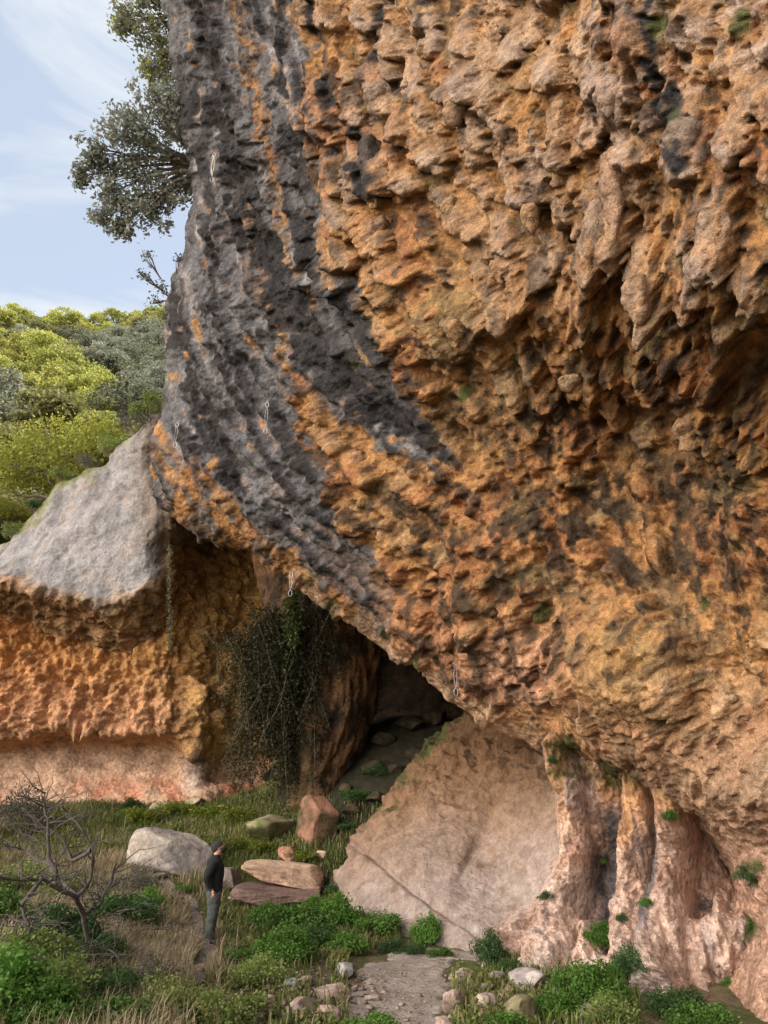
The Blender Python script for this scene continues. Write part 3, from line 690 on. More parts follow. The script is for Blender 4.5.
def fl_col(W, x, y, h):
    n = fbm(W, 1.3, 4, 121); v = fbm(W * np.array([1, 1, .18]), 3.5, 3, 122)
    c = lerp(np.zeros(W.shape) + C3(.58, .43, .36), C3(.48, .29, .21), ss(-.1, .45, n))
    c = lerp(c, C3(.60, .48, .42), ss(900, 990, y) * ss(-.2, .3, v + n) * .8)
    c = lerp(c, C3(.47, .25, .11), ss(860, 780, y) * .75)
    c = lerp(c, C3(.48, .27, .12), np.exp(-((x - 642) / 14) ** 2) * ss(900, 830, y) * .7)
    st = np.exp(-(((x - 613 - 5 * n) / 14) ** 2) ** 2) * ss(790, 820, y) * ss(950, 915, y + 20 * v)
    st2 = np.exp(-(((x - 664 + (y - 880) * .05 - 4 * n) / 8) ** 2) ** 2) * ss(800, 830, y) * ss(975, 940, y)
    st3 = np.exp(-(((x - 600 - 3 * n) / 4) ** 2)) * ss(840, 860, y) * ss(905, 890, y)
    c = lerp(c, C3(.44, .38, .38), ss(.05, .4, v) * .6); c = lerp(c, C3(.10, .095, .105), st * .95 * ss(-.8, -.1, v + .3)); c = lerp(c, C3(.13, .12, .135), st2 * .95); c = lerp(c, C3(.035, .033, .033), st3 * .9)
    c = lerp(c, C3(.34, .31, .31), np.exp(-((x - 650) / 14) ** 2) * ss(940, 980, y) * .6)
    rd = np.exp(-(((x - 722) / 22) ** 2 + ((y - 845) / 48) ** 2) ** 2); c = lerp(c, C3(.32, .19, .14), rd * .8)
    m = ss(806, 776, y + 20 * n) * ss(-.25, .15, fbm(W, 2, 3, 124)); c = lerp(c, C3(.06, .085, .02), m * .9)
    m2 = ss(.2, .5, fbm(W, 1.8, 3, 125)) * ss(930, 960, y); c = lerp(c, C3(.30, .25, .22), m2 * .5)
    return c
def fl_back(W2, c, X, Y, D):
    r_ = []
    for k in range(6, 0, -1):
        t = k / 6; w = W2[0] + np.array([.5 * t, 2.6 * t, 0]); r_.append(w)
    B = np.stack(r_, 0); return np.concatenate([B, W2], 0), np.concatenate([np.repeat(c[:1], 6, 0), c], 0)
flow = tag(empty('flowstone_wall', (3.2, 11.5, 0)), 'pink fluted flowstone columns with grey streaks at the lower right', 'rock wall')
_, FLW = layer('rock_face', (0, 1), fl_rows, fl_D, fl_col, M_ROCK, flow, fl_disp, fl_back, 330, 330)
def layer_point(WW, px, py):
    X, Y, _ = unproj(WW); i = np.argmin((X - px) ** 2 + (Y - py) ** 2); return WW.reshape(-1, 3)[i]

# dark buttress in the mouth of the cave
def loft(name, zs, cx, cy, rx, ry, mat, parent, amp, freq, colf, seed, n=150, m=190):
    z = np.linspace(zs[0], zs[-1], n)[:, None]; ph = np.linspace(0, 2 * np.pi, m, endpoint=False)[None]
    f = lambda v: np.interp(z, zs, v)
    W = np.stack([f(cx) + f(rx) * np.cos(ph), f(cy) + f(ry) * np.sin(ph), z + 0 * ph], -1)
    d = np.stack([np.cos(ph) + 0 * z, np.sin(ph) + 0 * z, 0 * z + 0 * ph], -1)
    h = amp * (fbm(W * np.array([1, 1, .45]), freq, 5, seed) + .5 * fbm(W * np.array([1, 1, .3]), freq * 3, 3, seed + 1, billow=True))
    W = W + d * h[..., None]
    return mesh_obj(name, W, grid_faces(n, m, closed=True), mat, parent, colf(W, h))
def pil_col(W, h):
    c = lerp(np.zeros(W.shape) + C3(.17, .095, .05), C3(.045, .035, .026), ss(-.25, .15, fbm(W, 1.1, 4, 131)))
    c = lerp(c, C3(.34, .19, .09), ss(.05, .4, fbm(W * np.array([1, 1, .4]), 1.8, 3, 132)) * .7)
    return lerp(c, C3(.05, .06, .02), ss(-1.6, -3.2, W[..., 0] + fbm(W, 1, 3, 133)) * .75 * ss(6.5, 5, W[..., 2]))
pil = tag(empty('rock_buttress', (-2.1, 23.6, 2)), 'dark brown rock buttress hung with plants in the cave mouth', 'rock')
loft('rock_body', [1.5, 2.9, 3.6, 5, 6.5, 8, 9.5, 12], [-2.3,-2.1,-2.0,-1.9,-1.85,-1.9,-2.1,-2.3], [24.4,24.6,24.4,24,24,24,24.5,25], [1.25,1.05,1.2,1.55,1.65,1.7,1.9,2.6], [1.4]*8, M_ROCK, pil, .38, .8, pil_col, 141)

# ------------------------------------------------------------------ hillside and the unseen, added upland behind
def hill_z(x, y):
    r_ = 13.2 + .80 * (y - 31) ** .99 if False else 13.0 + .80 * (y - 31)
    r_ = np.where(y < 31, 13.0 * ss(22.5, 31, y), r_)
    cap = 84 - .16 * np.clip(x + 70, -60, 200) ; r_ = cap - np.log1p(np.exp(-(r_ - cap) / 5)) * -1 * 0 - np.maximum(0, cap - r_)
    r_ = np.where(y > 150, r_ - .3 * (y - 150), r_)
    return r_ + 2.0 * fbm(np.stack([x, y, 0 * x], -1), .035, 3, 151) * ss(31, 50, y)
hx = np.concatenate([np.linspace(-320, -60, 40), np.linspace(-58, 12, 90)]); hy = np.concatenate([np.linspace(22.4, 60, 91), np.linspace(61, 330, 70)])
HX, HY = np.meshgrid(hx, hy, indexing='ij'); HZ = hill_z(HX, HY)
HZ = np.maximum(HZ * ss(300, 170, HY) , -3) 
hw = np.stack([HX, HY, HZ], -1)
hc = lerp(np.zeros(hw.shape) + C3(.10, .10, .045), C3(.2, .16, .1), ss(0, .4, fbm(hw, .15, 4, 152)))
keep = ~((HX[:-1, :-1] > -26.0) & (HY[:-1, :-1] < 31.5)) & ~((HX[:-1, :-1] > -9.0) & (HY[:-1, :-1] < 33))
mesh_obj('hillside', hw, grid_faces(len(hx), len(hy), keep), M_SOIL, None, hc)['kind'] = 'structure'
ux = np.linspace(-30, 200, 90); uy = np.linspace(-40, 200, 90)
UX, UY = np.meshgrid(ux, uy, indexing='ij')
UZ = 27 * np.maximum(ss(-2, 4, UX - .06 * (UY - 30)) * ss(34, 40, UY), ss(13, 17, UX) * ss(-26, -14, UY)) + 1.5 * fbm(np.stack([UX, UY, 0 * UX], -1), .08, 3, 153) - .5
uw = np.stack([UX, UY, UZ], -1)
mesh_obj('sun_block', uw, grid_faces(90, 90, ~((UZ[:-1, :-1] < 1.5) & (UZ[1:, 1:] < 1.5))), M_SOIL, None, np.zeros(uw.shape) + C3(.25, .19, .13))['kind'] = 'structure'  # unseen mass added to keep the sun off the cliff

# ------------------------------------------------------------------ foliage
def leaves(centres, size, rng, cols, elong=1.6, droop=0.0):
    n = len(centres); a_ = rng.normal(size=(n, 3)); a_[:, 2] = a_[:, 2] * .7 - droop; a_ /= np.linalg.norm(a_, axis=1, keepdims=True)
    b_ = rng.normal(size=(n, 3)); b_ -= (a_ * b_).sum(1, keepdims=True) * a_; b_ /= np.linalg.norm(b_, axis=1, keepdims=True)
    s = (size * rng.uniform(.6, 1.3, n))[:, None]
    V = np.stack([centres - a_ * s * elong * .5, centres + b_ * s * .42, centres + a_ * s * elong * .5, centres - b_ * s * .42], 1)
    c = np.repeat(cols[:, None], 4, 1)
    Fq = np.arange(n * 4).reshape(n, 4)
    return V.reshape(-1, 3), Fq, c.reshape(-1, 3)
def tube(path, rad, m=6):
    path = np.asarray(path, float); n = len(path); t = np.gradient(path, axis=0); t /= np.linalg.norm(t, axis=1, keepdims=True) + 1e-9
    ref = np.array([.3, .9, .2]); u = np.cross(t, ref); u /= np.linalg.norm(u, axis=1, keepdims=True) + 1e-9; v = np.cross(t, u)
    ph = np.linspace(0, 2 * np.pi, m, endpoint=False); rad = np.asarray(rad)[:, None, None]
    W = path[:, None] + rad * (np.cos(ph)[None, :, None] * u[:, None] + np.sin(ph)[None, :, None] * v[:, None])
    return W.reshape(-1, 3), grid_faces(n, m, closed=True)
class Acc:
    def __init__(s): s.V = []; s.F = []; s.C = []; s.n = 0
    def add(s, V, F_, C=None):
        s.V.append(V); s.F.append(F_ + s.n); s.n += len(V)
        if C is not None: s.C.append(C)
    def out(s, name, mat, parent, smooth=True):
        return mesh_obj(name, np.concatenate(s.V), np.concatenate(s.F), mat, parent, np.concatenate(s.C) if s.C else None, smooth)
def crooked(p0, p1, rng, k=9, w=.12, sag=0):
    p0, p1 = np.array(p0, float), np.array(p1, float); t = np.linspace(0, 1, k)[:, None]; L = np.linalg.norm(p1 - p0)
    o = np.cumsum(rng.normal(size=(k, 3)), 0) * w * L / k ** .9; o -= o[0]; o *= np.sin(t * np.pi) * .6 + t * .3
    p = p0 + (p1 - p0) * t + o; p[:, 2] -= sag * L * np.sin(t[:, 0] * np.pi); return p
def make_crown(rng, lobes, nleaf, size, c1, c2, c3=None, clump=14, spread=None):
    """lobes: (centre, radius xyz); leaf clumps on and inside each lobe"""
    P_, Cc = [], []
    tot = sum(np.prod(l[1]) ** (2 / 3) for l in lobes)
    for cen, rad in lobes:
        k = max(3, int(nleaf / clump * (np.prod(rad) ** (2 / 3)) / tot))
        d = rng.normal(size=(k, 3)); d /= np.linalg.norm(d, axis=1, keepdims=True); d[:, 2] = np.where(d[:, 2] < -.5, -d[:, 2], d[:, 2])
        cc = np.array(cen) + d * np.array(rad) * (rng.uniform(.45, 1.05, (k, 1)))
        sp = (spread or .17) * np.mean(rad)
        pts = cc[:, None] + rng.normal(size=(k, clump, 3)) * sp * np.array([1, 1, .7])
        tone = rng.uniform(0, 1, (k, 1)) * .7 + rng.uniform(0, 1, (k, clump)) * .3
        col_ = np.array(c1) + (np.array(c2) - np.array(c1)) * tone[..., None]
        if c3 is not None:
            pick = rng.random((k, 1, 1)) < .12; col_ = np.where(pick, np.array(c3), col_)
        P_.append(pts.reshape(-1, 3)); Cc.append(col_.reshape(-1, 3))
    P_ = np.concatenate(P_); Cc = np.concatenate(Cc); return leaves(P_, size, rng, Cc)
def make_tree(name, h, rw, seed, c1, c2, c3=None, nleaf=4200, size=.16, lobn=16, clump=14):
    rng = np.random.default_rng(seed); root = empty(name, (0, 0, 0)); lobes = []; tr = Acc()
    top = np.array([rng.normal() * .1 * h, rng.normal() * .1 * h, h * .55]); pth = crooked((0, 0, -1.2), top, rng)
    tr.add(*tube(pth, np.linspace(.045 * h, .02 * h, 9), 7))
    for i in range(lobn):
        an = rng.uniform(0, 2 * np.pi); rr_ = rw * math.sqrt(rng.uniform(0, 1)) * .75; z = h * (.24 + .56 * rng.random() ** .5 * (1 - (rr_ / rw) ** 2) * rng.uniform(.5, 1.1))
        c_ = np.array([rr_ * math.cos(an), rr_ * math.sin(an), z]); R_ = rw * rng.uniform(.26, .44); lobes.append((c_, (R_, R_, R_ * .75)))
        tr.add(*tube(crooked(pth[rng.integers(4, 9)], c_, rng, 7, .25), np.linspace(.016 * h, .004 * h, 7), 5))
    tr.out('trunk', M_BARK, root)
    V, F_, C_ = make_crown(rng, lobes, nleaf, size, c1, c2, c3, clump); mesh_obj('crown', V, F_, M_LEAF, root, C_, False)
    return root
YG1, YG2 = (.17, .18, .03), (.36, .34, .06)
protos = {
 'yellow-green': [make_tree('hill_tree', 6, 3.1, 201, (.20, .22, .05), (.42, .41, .11), nleaf=5200, size=.19), make_tree('hill_tree', 6.5, 3.3, 202, (.17, .20, .05), (.38, .39, .10), nleaf=5200, size=.19)],
 'olive': [make_tree('hill_tree', 6, 3.2, 203, (.13, .14, .05), (.26, .25, .10), nleaf=5200, size=.19), make_tree('hill_tree', 5.5, 3.0, 204, (.11, .13, .05), (.24, .23, .09), nleaf=5200, size=.19)],
 'grey-green': [make_tree('hill_tree', 5.5, 3.2, 205, (.13, .145, .11), (.22, .23, .18), nleaf=6000, size=.17, lobn=20), make_tree('hill_tree', 5, 3.2, 206, (.10, .12, .075), (.20, .21, .15), nleaf=6000, size=.17, lobn=20)],
 'lime': [make_tree('lime_tree', 5.4, 3.0, 207, (.13, .155, .025), (.33, .34, .06), (.24, .19, .07), nleaf=20000, size=.085, lobn=30)],
}
used = {}
def place(kind, idx, x, y, z, s, rz, label, group, cat='tree', name='hill_tree'):
    p = protos[kind][idx % len(protos[kind])]; key = (kind, idx % len(protos[kind]))
    if key in used: o = copy_tree(p)
    else: o = p; used[key] = 1
    o.location = (x, y, z); o.scale = (s, s, s * random.uniform(.9, 1.1)); o.rotation_euler = (0, 0, rz); o.name = name
    tag(o, label, cat, group); return o
def hill_at(px, py):
    d = np.linspace(30, 190, 1600); w = P(px + 0 * d, py + 0 * d, d); g = hill_z(w[:, 0], w[:, 1]); k = np.argmax(w[:, 2] < g)
    if not w[k, 2] < g[k]: return None
    return np.array([w[k, 0], w[k, 1], g[k]]), d[k]
hill_list = []
rt = random.Random(3)
def kind_at(px, py):
    v = mnoise.noise(Vector((px / 45, py / 38, 3.3))); 
    if 70 < px < 190 and 345 < py < 400: return 'grey-green'
    if px > 95 and 395 < py < 450: return 'grey-green'
    if py < 345: return 'yellow-green' if v > -.25 else 'olive'
    return 'yellow-green' if v > .12 else 'olive' if v > -.3 else 'grey-green'
py = 330.0
rown = 0
while py < 560:
    pxs = -40 + rt.uniform(0, 20); 
    h = hill_at(60, py); 
    step = 30 if h is None else 5.2 * F / h[1] * .72
    px = -60 + rt.uniform(0, step)
    while px < 215:
        q_ = hill_at(px, py + rt.uniform(-.3, .3) * step * .5)
        if q_ is not None:
            (w, d) = q_
            if not (-30 < px < 125 and 478 < py < 570) and not (w[1] < 34 and px > 120):
                hill_list.append((px, py, w, kind_at(px, py), rt.uniform(.6, 1.0)))
        px += step * rt.uniform(.62, .95)
    py += step * .33; rown += 1
ordw = ['first', 'second', 'third', 'fourth', 'fifth', 'sixth', 'seventh', 'eighth', 'ninth', 'tenth', 'eleventh', 'twelfth', 'thirteenth', 'fourteenth', 'fifteenth', 'sixteenth', 'seventeenth', 'eighteenth', 'nineteenth', 'twentieth']
def band(py): return 'just below the skyline' if py < 352 else 'on the upper slope' if py < 385 else 'on the middle slope' if py < 430 else 'on the lower slope'
cnt = {}
for (px, py, w, kd, s) in sorted(hill_list, key=lambda t: t[0]):
    b = band(py); vis = -8 < px < 175; key = (kd, b); k = cnt.get(key, 0)
    if vis: cnt[key] = k + 1
    else: continue
    place(kd, k + int(px), w[0], w[1], w[2] - .5, s, rt.uniform(0, 6.28), f'{kd} tree {b}, {ordw[min(k,19)]} such from the left', 'trees covering the hillside')
for (px, py, w, kd, s) in hill_list:
    if -8 < px < 175: continue
    place(kd, int(px), w[0], w[1], w[2] - .5, s, rt.uniform(0, 6.28), f'{kd} round tree at the edge of the hillside, hardly seen past the frame or cliff', 'trees at the hidden edge of the hillside')
# the lime green tree above the slab
w = hill_at(62, 478)[0]; w = P(62, 520, 34.5); w[2] = hill_z(w[0], w[1])
place('lime', 0, w[0], w[1], w[2] - .6, 1.3, .6, 'bright lime green tree standing behind the pale grey slab', None, 'tree', 'lime_tree')
t2 = copy_tree(protos['lime'][0]); w = P(4, 545, 33); t2.location = (w[0] - .6, w[1], float(hill_z(w[0], w[1])) - .5); t2.scale = (.55, .55, .55); t2.rotation_euler = (0, 0, 2.4)
tag(t2, 'small low lime green tree at the left edge of the photo', 'tree')

# holm oaks growing from the cliff top
def cliff_tree(name, root_p, limbs, seed, label, c1, c2, c3=None, size=.10, per=520, thick=.07):
    rng = np.random.default_rng(seed); o = empty(name, root_p); tag(o, label, 'tree'); tr = Acc(); LP, LC = [], []
    for (px, py, D, rad) in limbs:
        e = P(px, py, D); pth = crooked(root_p, e, rng, 11, .22); tr.add(*tube(pth, np.linspace(thick, .014, 11), 6))
        for j in range(9):
            q0 = pth[rng.integers(4, 11)]; q1 = e + rng.normal(size=3) * rad * .55 ; pt = crooked(q0, q1, rng, 6, .3); tr.add(*tube(pt, np.linspace(.022, .006, 6), 4))
            k = per // 9; nc = 9; cc = q1 + rng.normal(size=(nc, 3)) * rad * .26; cc = np.concatenate([cc, pt[3:]])
            idx = rng.integers(0, len(cc), k * 1); p_ = cc[idx] + rng.normal(size=(k, 3)) * .085
            tone = rng.uniform(0, 1, (len(cc), 1))[idx] * .7 + .3 * rng.random((k, 1)); cl = np.array(c1) + (np.array(c2) - np.array(c1)) * tone
            if c3 is not None: cl = np.where((rng.random(len(cc)) < .15)[idx][:, None], np.array(c3), cl)
            LP.append(p_); LC.append(cl)
    tr.out('trunk', M_BARK, o); V, F_, C_ = leaves(np.concatenate(LP), size, rng, np.concatenate(LC)); mesh_obj('crown', V, F_, M_LEAF, o, C_, False)
    return o
cg1, cg2 = (.16, .18, .14), (.34, .36, .30)
cliff_tree('holm_oak', P(205, 165, 23.6), [(172,120,23,.55),(150,108,22.6,.5),(128,120,22.4,.5),(108,132,22.3,.42),(88,152,22.2,.28),(78,178,22.2,.16),(100,168,22.3,.36),(110,190,22.4,.36),(104,218,22.4,.26),(125,205,22.5,.4),(130,160,22.6,.5),
    (145,185,22.7,.5),(150,212,22.7,.35),(168,200,22.9,.35),(165,160,23,.5),(185,140,23.2,.5),(185,180,23.2,.4),(122,228,22.4,.18),(158,95,22.7,.38),(140,140,22.8,.45),(180,105,23.3,.4)],
    301, 'grey-green holm oak leaning out from the cliff edge into the sky', cg1, cg2, None, .095, 430)
cliff_tree('holm_oak', P(200, 20, 25.4), [(128,12,24.5,.45),(122,28,24.5,.3),(145,30,24.6,.45),(150,0,24.6,.5),(160,50,24.8,.45),(165,75,25,.4),(150,72,24.9,.28),(176,95,25,.4),(178,60,25,.5),(170,20,25,.5),(130,-20,24.5,.5),(160,-40,24.8,.6),(185,-20,25,.6),(190,40,25.2,.5)],
    302, 'paler holm oak with yellow-tinged leaves, high at the top of the cliff edge', (.17, .19, .13), (.33, .35, .27), (.36, .38, .05), .095, 430)
cliff_tree('hanging_shrub', P(172, 300, 22.4), [(147,255,21.8,.10),(142,275,21.8,.09),(160,287,22,.12),(155,302,22,.12),(165,318,22.1,.09),(178,258,22.3,.07)], 303, 'thin straggly shrub hanging from the grey cliff edge below the holm oak', (.09, .11, .09), (.17, .19, .15), None, .055, 70, .012)['category'] = 'shrub'
bpy.data.objects['hanging_shrub'].children[0].name = 'trunk'  # holds the shrub's stems and twigs, separate tubes in one mesh

# ------------------------------------------------------------------ boulders
def rock(name, px, py, w, h, D=None, seed=1, c1=(.34, .31, .29), c2=(.2, .18, .17), depth=.8, facets=9, label='', cat='boulder', group=None, yaw=0, z=None, tilt=0, sub=5, sink=.12, sharp=.6):
    """w, h: metres; px, py: where its foot meets the ground in the photo"""
    rng = np.random.default_rng(seed); bm = bmesh.new(); bmesh.ops.create_icosphere(bm, subdivisions=sub, radius=1)
    V = np.array([v.co[:] for v in bm.verts]); Fx = np.array([[v.index for v in f.verts] for f in bm.faces]); bm.free()
    V = V / (np.abs(V) ** 5).sum(1, keepdims=True) ** .2 * .8
    for k in range(facets):
        d = rng.normal(size=3); d /= np.linalg.norm(d); c = rng.uniform(.5, .78); s = V @ d; V = V - np.clip(s - c, 0, None)[:, None] * d * 1.0
    V = V * (1 + .09 * fbm(V + seed, 1.5, 5, seed)[:, None]) + V * (.05 * fbm(V + seed, 6, 3, seed + 1, billow=True))[:, None]
    V = V / (V.max(0) - V.min(0)) ; V = V - (V.max(0) + V.min(0)) / 2
    V = V * np.array([w, w * depth, h]); cz, sz = math.cos(tilt), math.sin(tilt)
    V = np.stack([V[:, 0] * cz + V[:, 2] * sz, V[:, 1], -V[:, 0] * sz + V[:, 2] * cz], 1)
    cy_, sy_ = math.cos(yaw), math.sin(yaw); V = np.stack([V[:, 0] * cy_ - V[:, 1] * sy_, V[:, 0] * sy_ + V[:, 1] * cy_, V[:, 2]], 1)
    if D is None: base = gp(px, py)
    else: base = P(px, py, D)
    base = np.array(base, float)
    if z is not None: base[2] = z
    V[:, 2] += h * (.5 - sink); V = V + base
    cc = lerp(np.zeros(V.shape) + np.array(c1), np.array(c2), ss(-.2, .3, fbm(V, 1.8 / max(w, .3), 4, seed + 5)))
    cc = lerp(cc, np.array(c1) * 1.15, ss(.05, .35, fbm(V, 6, 3, seed + 7)) * .4)
    o = mesh_obj(name, V - base, Fx, M_BOULD, None, cc); o.location = base
    tag(o, label, cat, group); return o
def mpx(px, py): return gp(px, py)
def sc(px, py): return unproj(gp(px, py))[2] / F
GRY, GR2 = (.36, .33, .31), (.20, .185, .18); TN, TN2 = (.50, .36, .26), (.33, .22, .16); PK, PK2 = (.50, .38, .34), (.34, .25, .22)
s_ = sc(175, 874)
rock('boulder', 171, 873, 86 * s_, 46 * s_, seed=3, c1=(.46, .41, .36), c2=(.24, .225, .225), facets=11, label='big pale grey boulder behind the standing person', tilt=.05, depth=.6, sink=.1)
s_ = sc(280, 893)
mound = rock('boulder', 277, 901, 88 * s_, 19 * s_, seed=14, c1=(.22, .14, .125), c2=(.15, .10, .09), label='reddish brown crumbling rock carrying the flat slab', depth=.7, sink=.2)
rock('flat_boulder', 281, 893, 84 * s_, 27 * s_, seed=9, c1=TN, c2=TN2, facets=12, label='flat orange-tan slab boulder lying right of the person', tilt=.10, depth=.7, z=float(mound.location.z) + 8 * s_, sink=.1)
for (x, y, w, h, sd, c1, c2, lab) in [
    (288, 862, 22, 17, 21, (.38, .2, .14), (.24, .13, .1), 'small round reddish boulder behind the flat slab'),
    (321, 858, 16, 8, 22, TN, TN2, 'small tan stone right of the round reddish boulder'),
    (318, 838, 38, 48, 23, (.30, .16, .11), (.10, .08, .045), 'upright rusty red boulder at the foot of the dark buttress'),
    (268, 838, 52, 26, 24, (.33, .28, .2), (.12, .14, .05), 'mossy grey boulder left of the upright red boulder'),
    (229, 888, 30, 22, 25, (.26, .22, .2), (.16, .13, .12), 'dark brown boulder just behind the person'),
    (345, 978, 19, 16, 26, (.40, .39, .39), (.28, .27, .28), 'pale grey pyramid-shaped stone beside the sandy path'),
    (292, 990, 20, 13, 27, (.30, .31, .33), (.2, .2, .22), 'blue-grey stone at the edge of the bushes'),
    (333, 1000, 34, 16, 28, (.50, .39, .34), (.36, .26, .22), 'pinkish flat stone left of the sandy path'),
    (455, 1012, 30, 26, 29, (.46, .36, .32), (.32, .24, .22), 'pinkish grey block at the left front of the stone heap'),
    (485, 1012, 24, 20, 30, (.46, .36, .33), (.3, .23, .22), 'pinkish block right front of the stone heap'),
    (462, 984, 28, 16, 31, (.40, .34, .29), (.28, .24, .21), 'grey rounded stone at the back left of the stone heap'),
    (482, 990, 22, 8, 32, (.42, .36, .31), (.3, .25, .22), 'thin flat stone in the middle of the stone heap'),
    (497, 982, 22, 11, 33, (.34, .31, .29), (.22, .2, .19), 'grey stone at the back of the stone heap, below the dark bush'),
    (527, 992, 38, 24, 34, (.40, .36, .35), (.27, .24, .25), 'largest mauve-grey stone at the foot of the flowstone'),
    (508, 1002, 18, 18, 35, (.30, .24, .17), (.2, .16, .1), 'brown stone beside the largest mauve-grey stone'),
    (560, 996, 18, 14, 36, (.38, .37, .38), (.25, .25, .27), 'grey stone right of the largest mauve-grey stone'),
    (585, 1018, 26, 14, 37, (.42, .42, .44), (.28, .28, .3), 'pale bluish stone at the lower edge below the columns'),
    (520, 1022, 40, 26, 38, (.26, .22, .14), (.14, .15, .06), 'mossy brown stone at the bottom edge under the flowstone'),
    (445, 1030, 24, 12, 39, PK, PK2, 'low pink stone at the bottom edge beside the path'),
    (305, 985, 18, 10, 40, PK, PK2, 'small pink stone between the bushes and the path'),
    (268, 1008, 26, 16, 41, PK, PK2, 'pinkish grey stone in the front rubble, leftmost'),
    (300, 1012, 28, 16, 42, (.44, .37, .33), PK2, 'pinkish grey stone in the middle of the front rubble'),
    (328, 1020, 30, 14, 43, PK, PK2, 'low pinkish stone at the right of the front rubble'),
    (250, 1026, 34, 20, 44, (.36, .32, .31), GR2, 'grey stone at the bottom edge below the front rubble'),
    (372, 1002, 16, 8, 45, (.46, .42, .38), PK2, 'small pale stone on the sandy path'),
    (200, 972, 26, 8, 46, (.38, .26, .21), (.28, .2, .16), 'flat reddish stone on the footpath below the person'),
    (214, 964, 18, 6, 47, (.42, .33, .27), (.28, .2, .16), 'flat tan stone at the person\'s feet'),
    (160, 878, 22, 7, 48, (.40, .34, .28), (.26, .22, .18), 'low tan stone in front of the big grey boulder'),
    (238, 902, 20, 9, 49, (.36, .3, .28), (.24, .2, .19), 'grey rubble stone left of the reddish crumbling rock'),
    (160, 812, 26, 12, 50, (.44, .38, .28), (.18, .2, .07), 'pale mossy stone below the left rock wall, leftmost of three'),
    (196, 806, 22, 9, 51, (.44, .38, .28), (.18, .2, .07), 'pale mossy stone below the left rock wall, middle of three'),
    (222, 812, 18, 8, 52, (.44, .38, .28), (.18, .2, .07), 'pale mossy stone below the left rock wall, rightmost of three'),
    ]:
    k = sc(x, y); rock('stone' if w < 27 else 'boulder', x, y, w * k, h * k, seed=sd, c1=c1, c2=c2, label=lab, cat='stone' if w < 27 else 'boulder', sub=4, facets=9, sink=.16, yaw=sd * .7)
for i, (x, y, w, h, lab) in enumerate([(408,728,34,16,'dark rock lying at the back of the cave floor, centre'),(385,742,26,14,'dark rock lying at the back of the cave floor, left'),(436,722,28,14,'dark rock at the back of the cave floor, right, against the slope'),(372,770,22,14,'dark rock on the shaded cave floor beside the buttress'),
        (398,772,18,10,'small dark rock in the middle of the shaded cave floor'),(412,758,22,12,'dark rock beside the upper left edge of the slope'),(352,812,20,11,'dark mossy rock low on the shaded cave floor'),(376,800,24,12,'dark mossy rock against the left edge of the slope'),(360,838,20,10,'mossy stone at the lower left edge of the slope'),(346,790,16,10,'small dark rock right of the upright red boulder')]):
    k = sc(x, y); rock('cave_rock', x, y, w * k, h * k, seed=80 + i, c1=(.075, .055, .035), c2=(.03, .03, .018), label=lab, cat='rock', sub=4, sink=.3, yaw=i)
# gravel
rg = np.random.default_rng(77); acc = Acc()
for k in range(1500):
    if k < 850: x, y = rg.uniform(225, 420), rg.uniform(965, 1035)
    elif k < 1200: x, y = rg.uniform(420, 620), rg.uniform(950, 1035)
    else: x, y = rg.uniform(150, 345), rg.uniform(870, 975)
    gpt = P(x, y, 0) * 0 ; d = CAMZ / max(.02, -(SP + (512 - y) / F * CP)); w = P(x, y, d); w[2] = ground(w[0], w[1])
    s = rg.uniform(.008, .03) * (2.4 if rg.random() < .08 else 1)
    V = np.array([(1,0,0),(0,1,0),(-1,0,0),(0,-1,0),(.3,.2,.8),(-.2,-.3,-.6)], float) * rg.uniform(.7, 1.2, (6, 3)) * s * np.array([1.2, 1.2, .8])
    an = rg.uniform(0, 6.28); V = np.stack([V[:, 0] * math.cos(an) - V[:, 1] * math.sin(an), V[:, 0] * math.sin(an) + V[:, 1] * math.cos(an), V[:, 2]], 1) + w + np.array([0, 0, s * .4 + .02])
    Ft = np.array([(0,1,4),(1,2,4),(2,3,4),(3,0,4),(1,0,5),(2,1,5),(3,2,5),(0,3,5)]); c = np.array([.36, .29, .25]) * rg.uniform(.5, 1.15)
    acc.add(V, Ft, np.repeat(c[None], 6, 0))
tag(acc.out('gravel', M_BOULD, None, False), 'loose pinkish gravel strewn over the path and its edges', 'gravel', None, 'stuff')

# ------------------------------------------------------------------ shrubs and grass
def make_shrub(seed, c1, c2, nleaf, size, name='shrub', h=1.0, c3=None, flat=.75, clump=9):
    rng = np.random.default_rng(seed); root = empty(name, (0, 0, 0)); lobes = []; st = Acc()
    for i in range(11):
        an = rng.uniform(0, 6.28); rr_ = .62 * math.sqrt(rng.random()); c_ = np.array([rr_ * math.cos(an), rr_ * math.sin(an), h * flat * rng.uniform(.3, .8) * (1.15 - rr_ * .6)])
        R_ = rng.uniform(.2, .34); lobes.append((c_, (R_, R_, R_ * .85))); st.add(*tube(crooked((0, 0, -.1), c_, rng, 6, .25), np.linspace(.018, .005, 6), 4))
    st.out('stems', M_BARK, root)
    V, F_, C_ = make_crown(rng, lobes, nleaf, size, c1, c2, c3, clump, .3); mesh_obj('foliage', V, F_, M_LEAF, root, C_, False); return root
protos['green'] = [make_shrub(401, (.05, .12, .02), (.13, .26, .045), 3600, .05), make_shrub(402, (.05, .11, .02), (.13, .24, .05), 3600, .055)]
protos['dark green'] = [make_shrub(403, (.03, .075, .02), (.08, .15, .045), 3600, .045), make_shrub(404, (.035, .08, .03), (.08, .14, .05), 3600, .045)]
protos['pale green'] = [make_shrub(405, (.12, .17, .04), (.27, .33, .10), 2800, .045, c3=(.25, .2, .1)), make_shrub(406, (.11, .16, .04), (.24, .30, .09), 2800, .045)]
